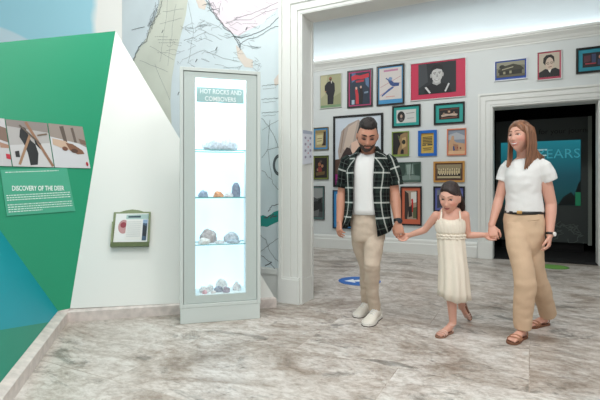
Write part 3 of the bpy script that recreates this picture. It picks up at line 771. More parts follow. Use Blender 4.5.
picture('big black framed pale portrait poster hanging behind the man', (333, 114.5, 383, 187), 0.04, BK, 0, None, (206, 216, 226), [
    ((176, 160, 150), 'p', [(.14, .2), (.3, .1), (.52, .04), (.6, .1), (.44, .4), (.3, .56), (.1, .7), (.06, .5)]), ((204, 186, 172), 'p', [(.3, .14), (.5, .06), (.4, .36), (.24, .5), (.18, .46)]), ((150, 126, 112), 'l', [(.2, .16), (.12, .52)], .02), ((226, 190, 170), 'p', [(.36, .38), (.62, .3), (.7, .6), (.5, .76), (.36, .64)]),
    ((60, 44, 42), 'p', [(.2, .5), (.26, .44), (.34, .46), (.4, .56), (.3, .56), (.1, .72), (.04, .7)]), ((84, 60, 50), 'p', [(0, .62), (.3, .6), (.6, .72), (.94, .6), (1, .7), (1, .9), (0, .86)]), ((150, 40, 120), 'p', [(0, .84), (.5, .88), (1, .84), (1, 1), (0, 1)]), ((120, 26, 96), 'p', [(0, .92), (1, .94), (1, 1), (0, 1)]), ((110, 80, 70), 'p', [(.84, .5), (.94, .5), (.96, .62), (.84, .62)])])
picture('blue edged poster low on the wall, mostly hidden behind the man', (332.5, 190, 357, 229), 0.024, (40, 60, 84), 0.05, (60, 140, 200), (196, 200, 204), [((90, 110, 150), 'p', [(.1, .2), (.9, .2), (.9, .7), (.1, .8)]), ((40, 50, 70), 'e', (.5, .45, .2, .2))])
picture('lime framed dark photo of a rocky doorway under the teal card', (391.8, 131.4, 408.8, 156.5), 0.018, (128, 150, 70), 0, None, (30, 28, 26), [
    ((150, 122, 84), 'p', [(.5, .1), (.8, 0), (1, 0), (1, .95), (.3, .95), (.36, .7), (.5, .5), (.4, .3)]), ((190, 160, 110), 'p', [(.6, .25), (.85, .2), (.9, .6), (.6, .7)]), ((40, 40, 30), 'e', (.72, .42, .12, .1)), ((26, 22, 20), 'p', [(.52, .8), (.6, .72), (.72, .76), (.72, .93), (.5, .93)]), ((90, 96, 54), 'p', [(.3, .1), (.5, .2), (.4, .32)]), ((128, 150, 70), 'p', [(0, .95), (1, .95), (1, 1), (0, 1)])])
picture('bright blue framed yellow text poster', (418, 130.2, 436.7, 156), 0.05, (34, 104, 190), 0, None, (206, 172, 84), [
    ((176, 140, 60), 'p', [(0, 0), (1, 0), (1, .1), (0, .12)])]+[((80, 70, 44), 'l', [(.12, .2+.075*k), (.88, .19+.075*k)], .016) for k in range(5)]+[((70, 70, 60), 'p', [(.1, .56), (.4, .55), (.4, .62), (.1, .62)]), ((70, 70, 60), 'p', [(.5, .54), (.9, .54), (.9, .61), (.5, .62)]), ((90, 80, 50), 'l', [(.15, .75), (.85, .74)], .014), ((90, 80, 50), 'l', [(.2, .84), (.8, .83)], .012)])
picture('orange framed painting of a stone castle under a grey sky', (446.8, 128.5, 466.2, 155.3), 0.022, (210, 128, 96), 0, None, (136, 146, 160), [
    ((176, 180, 186), 'p', [(0, .2), (.5, .1), (1, .25), (1, .4), (0, .4)]), ((196, 158, 124), 'p', [(0, .62), (.08, .4), (.16, .4), (.2, .24), (.34, .24), (.36, .44), (.5, .52), (.7, .54), (1, .58), (1, 1), (0, 1)]), ((170, 124, 96), 'p', [(.3, .56), (.6, .62), (.6, .9), (.3, .86)]), ((44, 70, 130), 'p', [(.28, .68), (.36, .66), (.4, .84), (.3, .86)]), ((216, 180, 140), 'p', [(0, .86), (1, .88), (1, 1), (0, 1)]), ((120, 80, 64), 'e', (.74, .76, .05, .05)), ((150, 60, 56), 'e', (.56, .74, .03, .04))])
picture('dark green misty photograph without a border beside the shirt sleeve', (397.5, 162, 420.6, 182), 0.014, (62, 92, 78), 0, None, (84, 108, 98), [
    ((52, 74, 66), 'p', [(0, 0), (.3, 0), (.34, .5), (.2, .8), (0, .9)]), ((140, 160, 152), 'p', [(.36, .1), (.66, .06), (.7, .6), (.4, .64)]), ((52, 76, 66), 'p', [(.72, .1), (1, .04), (1, .7), (.76, .66)]), ((120, 140, 132), 'p', [(0, .76), (.5, .64), (1, .74), (1, .92), (0, .95)]), ((160, 176, 168), 'l', [(.5, .1), (.54, .9)], .01), ((46, 66, 58), 'l', [(.62, .0), (.58, .7)], .014)])
picture('golden wood framed old group photograph above the girl', (433.3, 161.2, 464.6, 182.3), 0.032, (196, 144, 72), 0.02, (96, 56, 50), (110, 96, 74), [
    ((150, 136, 106), 'p', [(0, 0), (1, 0), (1, .3), (0, .3)])]+[((214, 198, 160), 'e', (.1+.09*k, .32+.03*(k % 2), .03, .07, 10)) for k in range(10)]+[((206, 190, 150), 'p', [(.06+.09*k, .42), (.13+.09*k, .42), (.13+.09*k, .62), (.06+.09*k, .62)]) for k in range(10)]+[((60, 50, 42), 'p', [(.04, .62), (.96, .62), (.96, .78), (.04, .78)])]+[((220, 206, 170), 'e', (.14+.1*k, .66, .026, .06, 10)) for k in range(8)]+[((190, 176, 140), 'p', [(.04, .8), (.96, .8), (.96, .92), (.04, .92)])])
picture('black framed print with orange border and a red banner beside the man', (400.2, 186.3, 421.6, 225.6), 0.026, BK, (0.05, 0.05, 0.05, 0.085), (206, 104, 74), (170, 150, 132), [
    ((60, 46, 42), 'p', [(0, .0), (.3, .1), (.36, .5), (.2, 1), (0, 1)]), ((224, 222, 216), 'p', [(.5, .06), (1, .04), (1, .4), (.5, .44)]), ((200, 44, 40), 'p', [(.52, .3), (.66, .28), (.7, .74), (.58, .76)]), ((40, 34, 34), 'p', [(.3, .56), (.56, .5), (.6, .9), (.3, .94)]), ((90, 96, 66), 'p', [(.66, .6), (.96, .56), (.96, .96), (.66, .96)]), ((200, 160, 130), 'e', (.42, .52, .06, .04)), ((40, 34, 34), 'l', [(.98, .0), (.98, 1)], .02)])
picture('black framed print with violet blue border half hidden behind the girl', (433.3, 186.3, 464.8, 212), 0.026, BK, 0.035, (98, 104, 170), (120, 122, 132), [((60, 62, 80), 'p', [(0, .3), (.3, .2), (.4, .9), (0, 1)]), ((176, 176, 184), 'p', [(.6, .1), (1, .1), (1, .8), (.7, .8)])])
picture('white and blue framed black and white photo of a house over the doorway', (494, 59, 527.4, 80), 0.016, (222, 226, 232), (0.02, 0.02, 0.02, 0.04), (40, 76, 160), (120, 118, 100), [
    ((150, 148, 128), 'p', [(0, 0), (1, 0), (1, .3), (.5, .2), (0, .4)]), ((60, 58, 46), 'p', [(.06, .5), (.3, .26), (.6, .16), (.84, .3), (.96, .5), (.96, .6), (.06, .68)]), ((40, 38, 32), 'p', [(.1, .6), (.9, .54), (.9, .84), (.1, .86)]), ((170, 166, 140), 'l', [(.2, .5), (.6, .36)], .014), ((150, 146, 120), 'p', [(.24, .64), (.32, .63), (.32, .8), (.24, .8)]), ((150, 146, 120), 'p', [(.46, .6), (.54, .6), (.54, .78), (.46, .78)]), ((96, 92, 74), 'p', [(0, .86), (1, .84), (1, 1), (0, 1)]), ((40, 40, 34), 'e', (.2, .3, .1, .12))])
picture('small red edged portrait of a man in round glasses over the doorway', (536.7, 50.5, 562, 79.6), 0.012, (222, 222, 220), (0.02, 0.02, 0.02, 0.035), (176, 70, 92), (196, 184, 166), [
    ((40, 38, 40), 'p', [(0, .8), (.3, .66), (.5, .7), (.8, .64), (1, .74), (1, 1), (0, 1)]), ((40, 36, 34), 'p', [(.2, .4), (.22, .2), (.36, .09), (.6, .07), (.74, .18), (.76, .36), (.7, .5), (.3, .5)]), ((206, 186, 168), 'e', (.52, .46, .2, .27)), ((56, 48, 44), 'l', [(.36, .42), (.46, .43)], .01), ((56, 48, 44), 'e', (.44, .44, .06, .05)), ((196, 176, 158), 'e', (.44, .44, .045, .035)), ((56, 48, 44), 'e', (.62, .42, .06, .05)), ((196, 176, 158), 'e', (.62, .42, .045, .035)), ((150, 110, 96), 'l', [(.46, .6), (.62, .58)], .012), ((226, 222, 214), 'p', [(.44, .72), (.6, .7), (.54, .84)])])
picture('black and teal framed dark photo at the right edge over the doorway', (576, 46, 617, 72), 0.03, BK, 0.055, (42, 140, 160), (34, 34, 38), [
    ((90, 50, 60), 'p', [(.05, .2), (.3, .16), (.3, .6), (.05, .66)]), ((60, 70, 100), 'p', [(.34, .1), (.5, .1), (.5, .7), (.34, .7)]), ((200, 140, 120), 'e', (.68, .34, .08, .14)), ((50, 60, 90), 'p', [(.56, .5), (.9, .5), (.9, .9), (.56, .9)]), ((160, 60, 70), 'p', [(.1, .7), (.5, .72), (.5, .8), (.1, .8)])])

# ================================================================ DISPLAY CASE
PC = Plane((-1.014, 3.792), 15)
cw_, chh, cd = 0.690, 2.178, 0.315
ca0, chb = PC.px(195.4, 296); ca1 = PC.px(246.0, 293)[0]; cht = PC.px(196, 77.2)[1]
M_case = mat('case_lacquer', (206, 214, 210), 0.4)
M_door = mat('case_door_paint', (192, 203, 199), 0.35)
t = thing('display_case', 'tall pale grey lit display case of rocks with glass shelves', 'display case', PC.at(cw_/2, 0))
bm = bmesh.new(); box(bm, PC, 0.005, cw_-0.005, 0, 0.135, -cd+0.01, -0.003, bev=0.004); obj('plinth', bm, M_case, t)
bm = bmesh.new()
for a0, a1, h0, h1 in ((0, 0.03, 0.135, chh), (cw_-0.03, cw_, 0.135, chh), (0.03, cw_-0.03, chh-0.03, chh), (0.03, cw_-0.03, 0.135, 0.165)):
    box(bm, PC, a0, a1, h0, h1, -cd, 0.0, bev=0.003)
box(bm, PC, 0.03, cw_-0.03, 0.165, chh-0.03, -cd, -cd+0.02)
obj('carcass', bm, M_case, t)
bm = bmesh.new()
for a0, a1, h0, h1 in ((0.034, ca0, 0.168, chh-0.036), (ca1, cw_-0.034, 0.168, chh-0.036), (ca0, ca1, cht, chh-0.036), (ca0, ca1, 0.168, chb)):
    box(bm, PC, a0, a1, h0, h1, -0.03, -0.008)
dr_ = obj('door', bm, M_door, t, label='grey painted door border')
bm = bmesh.new(); box(bm, PC, ca0, ca1, chb, cht, -0.018, -0.013)
gm = bpy.data.materials.new('clear_pane'); gm.use_nodes = True; nt = gm.node_tree; nt.nodes.remove(nt.nodes['Principled BSDF'])
tr = nt.nodes.new('ShaderNodeBsdfTransparent'); gl = nt.nodes.new('ShaderNodeBsdfGlossy'); gl.inputs['Roughness'].default_value = 0.05; mx = nt.nodes.new('ShaderNodeMixShader'); mx.inputs[0].default_value = 0.04
tr.inputs['Color'].default_value = (0.97, 0.99, 0.985, 1)
nt.links.new(tr.outputs[0], mx.inputs[1]); nt.links.new(gl.outputs[0], mx.inputs[2]); nt.links.new(mx.outputs[0], nt.nodes['Material Output'].inputs['Surface'])
obj('pane', bm, gm, dr_)
# light box behind the exhibits
i0, i1 = ca0-0.02, ca1+0.02
bm = bmesh.new(); box(bm, PC, i0, i1, chb-0.01, cht+0.02, -cd+0.022, -cd+0.03); obj('light_box', bm, mat('lightbox_face', (214, 236, 248), 0.5, emit=CASE_EMIT), t, label='glowing back panel')
M_in = mat('case_inside', (236, 244, 246), 0.5)
bm = bmesh.new()
box(bm, PC, i0-0.01, i0, chb-0.01, cht+0.03, -cd+0.03, -0.032); box(bm, PC, i1, i1+0.01, chb-0.01, cht+0.03, -cd+0.03, -0.032)
box(bm, PC, i0, i1, chb-0.015, chb-0.002, -cd+0.03, -0.032); box(bm, PC, i0, i1, cht+0.02, cht+0.03, -cd+0.03, -0.032)
obj('lining', bm, M_in, t)
shelf_h = []
for k, y in enumerate((149.7, 197.3, 243.9)):
    h = PC.px(220, y, -0.06)[1]; shelf_h.append(h)
    bm = bmesh.new(); box(bm, PC, i0+0.001, i1-0.001, h-0.008, h, -cd+0.032, -0.05)
    bm.faces.ensure_lookup_table()
    for f in bm.faces:
        f.normal_update(); c = f.calc_center_median()
        if abs(f.normal.dot(PC.n)) > 0.9: f.material_index = 1
    obj('glass_shelf', bm, [gm, mat('glass_edge', (120, 190, 190), 0.2)], t)
shelf_h.append(chb-0.002)
sa0, sh1 = PC.px(196.2, 86, -0.04); sa1 = PC.px(244, 86, -0.04)[0]; sh0 = PC.px(220, 103, -0.04)[1]
bm = bmesh.new(); box(bm, PC, sa0, sa1, sh0, sh1-0.004, -0.045, -0.038)
hs = obj('header_sign', bm, mat('header_teal', (172, 204, 206), 0.5), t, label='grey teal title strip')
WT = mat('sign_white', (250, 252, 252), 0.5)
a, h = PC.px(221, 94.2, -0.037)
fw = PC.px(241, 94, -0.037)[0]-PC.px(199.5, 94, -0.037)[0]
PCs = PC.off(-0.037)
text_mesh('HOT ROCKS AND', 0.055, PCs, a, h, 0, WT, hs, 'title', 'CENTER', fit=fw, bold=0.0012)
fw2 = PC.px(236, 94, -0.037)[0]-PC.px(205, 94, -0.037)[0]
a, h = PC.px(220.5, 101.3, -0.037)
text_mesh('COMBOVERS', 0.055, PCs, a, h, 0, WT, hs, 'title', 'CENTER', fit=fw2, bold=0.0012)

# stones
def stone(px0, px1, ytop, lvl, depth, rgb, label, seed, rough=0.25, flatk=1.0, dz=None):
    h0 = shelf_h[lvl]
    o = -depth
    a0 = PC.px(px0, 200, o)[0]; a1 = PC.px(px1, 200, o)[0]
    top = PC.px((px0+px1)/2, ytop, o)[1]
    w = (a1-a0)/2; hh = max(0.012, (top-h0)/2)
    bm = bmesh.new(); bmesh.ops.create_icosphere(bm, subdivisions=4, radius=1.0)
    dy = min(dz or w*0.8, 0.085)
    for v in bm.verts:
        p = v.co.copy(); s = V((seed*3.7, seed*1.3, 0))
        k = 1+rough*noise.noise(p*1.3+s)+rough*0.6*noise.noise(p*3.0+s)+rough*0.22*noise.noise(p*8+s)
        v.co = p*k
    zs = [v.co.z for v in bm.verts]; z0 = min(zs)+0.72; z1 = max(zs); xs = [v.co.x for v in bm.verts]; xm = (max(xs)+min(xs))/2; xr = (max(xs)-min(xs))/2
    for v in bm.verts:
        z = max(v.co.z, z0); zz = (z-z0)/(z1-z0)*2*hh
        v.co = PC.at((a0+a1)/2+(v.co.x-xm)/xr*w, h0+zz+0.0006, o-v.co.y*dy)
    base = PC.at((a0+a1)/2, h0, o)
    o_ = obj('stone', bm, mat('stone_%d' % seed, tuple(min(245, int(c*1.22+24)) for c in rgb), 0.8, var=0.3, vscale=45, bump=0.6, bscale=90), None, True, origin=base)
    tag(o_, label, 'rock', 'rocks in the display case'); return o_
stone(201.5, 238, 134, 0, 0.15, (150, 156, 166), 'large flat grey rock alone on the top glass shelf', 1, 0.16)
stone(198, 208.5, 190, 1, 0.14, (112, 126, 146), 'small blue grey rock at the left of the second shelf', 2)
stone(213, 224, 191, 1, 0.12, (176, 118, 84), 'orange brown rock in the middle of the second shelf', 3)
stone(224.2, 233.5, 192.5, 1, 0.11, (170, 164, 172), 'low pale grey rock right of the orange brown rock', 4)
stone(231.5, 240.5, 182.5, 1, 0.19, (98, 106, 124), 'upright dark ridged rock at the right of the second shelf', 5, 0.12)
stone(199.5, 217, 228.5, 2, 0.19, (140, 132, 134), 'big grey brown rock at the left of the third shelf', 6, 0.16)
stone(198, 210.5, 237.5, 2, 0.09, (212, 208, 208), 'small white rock in front of the big grey brown rock', 7)
stone(215, 224.5, 240.5, 2, 0.10, (150, 152, 156), 'flat grey pebble in the middle of the third shelf', 8)
stone(223.5, 239, 232, 2, 0.20, (146, 150, 158), 'rounded grey rock at the right of the third shelf', 9, 0.14)
stone(226.5, 240.5, 239.3, 2, 0.10, (126, 140, 152), 'low blue grey rock before the rounded grey rock', 10)
stone(199, 210, 286.3, 3, 0.14, (176, 172, 176), 'flat pale rock at the bottom left of the case', 11)
stone(206.5, 213.5, 284.5, 3, 0.20, (222, 214, 212), 'small white rock behind the flat pale rock on the case floor', 12)
stone(202, 207.5, 290, 3, 0.075, (166, 128, 136), 'tiny reddish pebble at the front left of the case floor', 13)
stone(215.5, 227.5, 278.5, 3, 0.24, (214, 196, 196), 'pinkish block at the back of the case floor', 14, 0.1)
stone(214, 223, 286, 3, 0.13, (112, 116, 128), 'dark grey rock in front of the pinkish block', 15)
stone(222.5, 230, 286.5, 3, 0.085, (120, 110, 122), 'dark purple grey rock right of the dark grey rock', 16)
stone(232.5, 241, 281.3, 3, 0.15, (180, 172, 176), 'upright pale pinkish rock at the bottom right of the case', 17)
stone(211, 216, 290.5, 3, 0.07, (190, 164, 164), 'tiny pink pebble between the pale and dark rocks', 18)
# ================================================================ PEOPLE
def sm(a, b, x):
    t = np.clip((x-a)/(b-a), 0, 1); return t*t*(3-2*t)

def head_dir(D, S, o):
    """head surface in head space (front is -y, up is +z) for unit directions D (n,3)"""
    rx, ry, rz = 0.0745*S, 0.096*S, 0.118*S
    dx, dy, dz = D[:, 0], D[:, 1], D[:, 2]
    x, y, z = dx*rx, dy*ry, dz*rz
    lo = sm(0.0, 1.0, -dz)
    x = x*(1-o.get('jaw', 0.30)*lo**1.3)
    x = np.sign(x)*np.abs(x)
    back = sm(-0.1, 0.8, dy)*sm(0.15, 0.9, -dz)
    y = y*(1-0.42*back)
    y = y+0.010*S*sm(0, 1, dz)                       # crown sits a little behind the face
    y = y-0.010*S*sm(0.25, 0.95, -dz)*(dy < 0.3)      # chin comes forward
    fr = sm(0.1, 0.7, -dy)
    g = lambda cx, cz, sx, sz: np.exp(-((x/S-cx)/sx)**2-((z/S-cz)/sz)**2)
    gg = lambda cx, cz, sx, sz: g(cx, cz, sx, sz)+g(-cx, cz, sx, sz)
    d = np.zeros_like(x)
    d += 0.0055*gg(0.026, 0.034, 0.022, 0.010)                   # brow
    d -= 0.0105*gg(0.030, 0.010, 0.017, 0.013)                   # sockets
    d += 0.010*np.exp(-((x/S)/0.009)**2)*sm(0.030, -0.020, z/S)*sm(-0.046, -0.032, z/S)   # nose bridge
    d += 0.014*g(0, -0.027, 0.0105, 0.012)                       # nose tip
    d += 0.005*gg(0.012, -0.030, 0.007, 0.007)                   # nostrils
    d += 0.005*gg(0.044, -0.020, 0.020, 0.020)*o.get('cheek', 1)  # cheeks
    d += 0.006*g(0, -0.055, 0.020, 0.007)+0.006*g(0, -0.067, 0.017, 0.006)-0.004*g(0, -0.061, 0.022, 0.003)   # lips
    d -= 0.003*g(0, -0.078, 0.02, 0.006)
    d += 0.007*g(0, -0.098, 0.018, 0.012)                        # chin
    y = y-d*fr*S
    return np.stack([x, y, z], 1)

def sphere_grid(nu, nv):
    D = []; 
    for j in range(nv+1):
        th = PI*j/nv
        for i in range(nu):
            ph = 2*PI*i/nu
            D.append((math.sin(th)*math.sin(ph), -math.sin(th)*math.cos(ph), math.cos(th)))
    return np.array(D)

def grid_faces(bm, pts, nu, nv):
    vs = [bm.verts.new(p) for p in pts]
    for j in range(nv):
        for i in range(nu):
            a, b, c, d = j*nu+i, j*nu+(i+1) % nu, (j+1)*nu+(i+1) % nu, (j+1)*nu+i
            if j == 0: bm.faces.new((vs[a], vs[d], vs[c]))
            elif j == nv-1: bm.faces.new((vs[a], vs[d], vs[b]))
            else: bm.faces.new((vs[a], vs[d], vs[c], vs[b]))
    return vs

class Head:
    def __init__(s, center, yaw, pitch, roll, S, **o):
        s.c = V(center); s.S = S; s.o = o
        s.R = Matrix.Rotation(math.radians(yaw), 3, 'Z') @ Matrix.Rotation(math.radians(pitch), 3, 'X') @ Matrix.Rotation(math.radians(roll), 3, 'Y')
    def w(s, x, y, z): return s.c+s.R @ V((x*s.S, y*s.S, z*s.S))
    def skull(s, bm):
        nu, nv = 72, 56
        Q = head_dir(sphere_grid(nu, nv), s.S, s.o)
        grid_faces(bm, [s.c+s.R @ V(q) for q in Q], nu, nv)
        bmesh.ops.remove_doubles(bm, verts=bm.verts, dist=1e-6)
        for k in (-1, 1):
            M = s.R @ Matrix.Rotation(k*0.35, 3, 'Z')
            ellipsoid(bm, s.w(k*0.0765, 0.008, -0.004), (0.007*s.S, 0.017*s.S, 0.029*s.S), M)
            ellipsoid(bm, s.w(k*0.074, 0.0, -0.022), (0.007*s.S, 0.009*s.S, 0.012*s.S), M)
    def surf(s, x, z, off=0.0):
        """front surface point above face coordinates x,z (unit head)"""
        best = None
        if not hasattr(s, '_q'):
            s._q = head_dir(sphere_grid(144, 112), 1.0, s.o)
        q = s._q; m = q[:, 1] < 0.02
        d = (q[:, 0]-x)**2+(q[:, 2]-z)**2+(~m)*10
        i = np.argsort(d)[:3]; y = float(q[i, 1].mean())
        return s.w(x, y-off, z)
    def shell(s, thick, name, m, parent, nu=96, nv=72, amp=0.0):
        """hair or beard: the head surface pushed out by thick(D, Q); negative thickness stays inside the skin"""
        D = sphere_grid(nu, nv); Q = head_dir(D, 1.0, s.o)
        T = thick(D, Q)
        pts = []
        for q, d, t in zip(Q, D, T):
            n = V((d[0]/0.0745, d[1]/0.096, d[2]/0.118)).normalized()
            e = amp*noise.noise(V((q[0]*90, q[1]*90, q[2]*25))) if t > 0 else 0
            pts.append(s.c+s.R @ (V(q)*s.S+n*((t+e)*s.S)))
        bm = bmesh.new(); grid_faces(bm, pts, nu, nv); bmesh.ops.remove_doubles(bm, verts=bm.verts, dist=1e-6)
        return obj(name, bm, m, parent, True)
    def eyes(s, parent, iris, gaze=(0, 0), lid=0.0, size=1.0, lash=0.9, brow=None, browz=0.036):
        sk = s.o['skin_mat']
        for k in (-1, 1):
            cx, cz = k*0.030, 0.010
            f = s.surf(cx, cz)
            inward = s.R @ V((0, 1, 0))
            c = f+inward*0.0085*s.S
            bm = bmesh.new(); r = 0.0128*s.S*size
            ellipsoid(bm, c, (r*1.15, r, r*0.74), s.R, 20, 14)
            gz = (s.R @ V((gaze[0], -1, gaze[1]))).normalized()
            for fc in bm.faces:
                dv = (fc.calc_center_median()-c); dl = s.R.inverted() @ dv
                u, v_ = dl.x/r-gaze[0]*1.0, dl.z/r-gaze[1]*0.9
                if dl.y < 0 and u*u+v_*v_ < s.o.get('iris_r', .40): fc.material_index = 1
            obj('eye', bm, [mat('eye_white', (226, 220, 214), 0.3), mat(iris[0], iris[1], 0.25)], parent, True)
            # upper lid with lashes, and the lower rim
            bm = bmesh.new(); pts = []
            for t in np.linspace(-1, 1, 9):
                p = s.w(cx+t*0.0155*size, 0, cz+(0.0072*(1-t*t)*(1-1.7*lid)-0.0105*lid)*size)
                b = s.surf(cx+t*0.0155*size, cz+0.004*(1-t*t)*(1-1.7*lid)-0.0105*lid, 0.0005)
                loc = s.R.inverted() @ (b-s.c)
                pts.append(s.c+s.R @ V(((cx+t*0.0155*size)*s.S, loc.y-0.0035*s.S*(1-t*t), (cz+(0.0072*(1-t*t)*(1-1.7*lid)-0.0105*lid)*size)*s.S)))
            tube(bm, pts, [0.0012*s.S+0.0016*s.S*lash*(1-abs(t)**2) for t in np.linspace(-1, 1, 9)], seg=6)
            obj('eyelashes', bm, mat('lash_dark', (34, 24, 22), 0.6), parent, True)
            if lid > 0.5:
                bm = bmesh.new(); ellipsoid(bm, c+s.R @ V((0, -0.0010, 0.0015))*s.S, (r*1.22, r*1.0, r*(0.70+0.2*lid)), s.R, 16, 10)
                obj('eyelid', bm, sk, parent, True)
            if brow:
                bm = bmesh.new(); pts = []
                for t in np.linspace(0, 1, 7):
                    x = k*(0.011+0.036*t); z = browz+0.006*math.sin(t*2.2)-0.004*t
                    pts.append(s.surf(x, z, 0.0012))
                tube(bm, pts, [(0.0045*s.S*brow[2]*(0.75+0.5*math.sin(t*PI))*(1-0.5*t), 0.0022*s.S) for t in np.linspace(0, 1, 7)], side=s.R @ V((0, 0, 1)), seg=8)
                obj('eyebrow', bm, mat(brow[0], brow[1], 0.8), parent, True)

def skin(name, rgb):
    """skin whose lips, cheeks, stubble and nails are stored in a colour attribute"""
    m = bpy.data.materials.new(name); m.use_nodes = True; nt = m.node_tree; b = nt.nodes['Principled BSDF']
    at = nt.nodes.new('ShaderNodeVertexColor'); at.layer_name = 'tint'
    nt.links.new(at.outputs['Color'], b.inputs['Base Color']); b.inputs['Roughness'].default_value = 0.5
    b.inputs['Subsurface Weight'].default_value = 0.08; b.inputs['Subsurface Radius'].default_value = (0.01, 0.004, 0.002); b.inputs['Subsurface Scale'].default_value = 0.5
    return m

def paint(me, base, head, marks):
    """marks in head space: (cx, cz, sx, sz, rgb, strength)"""
    n = len(me.vertices); co = np.empty(n*3); me.vertices.foreach_get('co', co); co = co.reshape(-1, 3)
    col = np.tile(np.array(lin(base)[:3]), (n, 1))
    R = np.array(head.R); L = (co-np.array(head.c)) @ R / head.S
    near = (np.abs(L) < 0.2).all(1) & (L[:, 1] < 0.03)
    for cx, cz, sx, sz, rgb, st in marks:
        w = np.exp(-(np.abs((L[:, 0]-cx)/sx))**3-(np.abs((L[:, 2]-cz)/sz))**3)*st*near
        c = np.array(lin(rgb)[:3]); col = col*(1-w[:, None])+c*w[:, None]
    a = me.color_attributes.new('tint', 'FLOAT_COLOR', 'POINT')
    a.data.foreach_set('color', np.concatenate([col, np.ones((n, 1))], 1).astype(np.float32).ravel())
    return co

def paint_spots(me, spots):
    a = me.color_attributes['tint']; n = len(me.vertices)
    c = np.empty(n*4, np.float32); a.data.foreach_get('color', c); c = c.reshape(-1, 4)
    co = np.empty(n*3, np.float32); me.vertices.foreach_get('co', co); co = co.reshape(-1, 3)
    for p, r, rgb, st in spots:
        d = np.linalg.norm(co-np.array(p), axis=1); w = np.exp(-(d/r)**4)*st
        c[:, :3] = c[:, :3]*(1-w[:, None])+np.array(lin(rgb)[:3])*w[:, None]
    a.data.foreach_set('color', c.ravel())

def hand(bm, wrist, d, palm, S=1.0, side=1, curl=(0.35, 0.5, 0.4), spread=0.06, thumb=0.5, thumb_in=0.4):
    """wrist point, d: direction wrist to knuckles, palm: direction the palm faces, side: +1 thumb on the d x palm side"""
    d = V(d).normalized(); palm = V(palm); palm = (palm-d*palm.dot(d)).normalized(); t = d.cross(palm)*side     # t points to the thumb
    w = V(wrist)
    k0 = w+d*0.088*S
    tube(bm, [w-d*0.02*S, w+d*0.012*S, w+d*0.05*S, k0], [(0.026*S, 0.020*S), (0.030*S, 0.018*S), (0.040*S, 0.0165*S), (0.041*S, 0.0135*S)], side=t, seg=14)
    fing = []
    for i, (off, ln) in enumerate(((0.031, 0.070), (0.0105, 0.079), (-0.0105, 0.073), (-0.031, 0.058))):
        b = w+d*(0.082 if i in (1, 2) else 0.076)*S+t*off*S
        dirv = (d+t*spread*(1.5-i)*1.0).normalized(); pts = [b-d*0.02*S, b]; up = palm
        ang = 0
        for j, fr in enumerate((0.46, 0.30, 0.24)):
            ang += curl[j]*(1+0.12*i)
            v = dirv*math.cos(ang)+up*math.sin(ang)
            pts.append(pts[-1]+v*ln*fr*S)
        tube(bm, pts, [0.0095*S, 0.0100*S, 0.0088*S, 0.0082*S, 0.0066*S], seg=10); fing.append(pts)
    b = w+d*0.022*S+t*0.022*S
    v1 = (d*0.62+t*thumb+palm*thumb_in*0.6).normalized(); v2 = (d*0.9+t*(thumb*0.25)+palm*thumb_in).normalized(); v3 = (d*0.95-t*0.1+palm*thumb_in*1.1).normalized()
    p1 = b+v1*0.042*S; p2 = p1+v2*0.032*S; p3 = p2+v3*0.024*S
    tube(bm, [b, p1, p2, p3], [0.0145*S, 0.0125*S, 0.0105*S, 0.008*S], seg=10)
    return fing

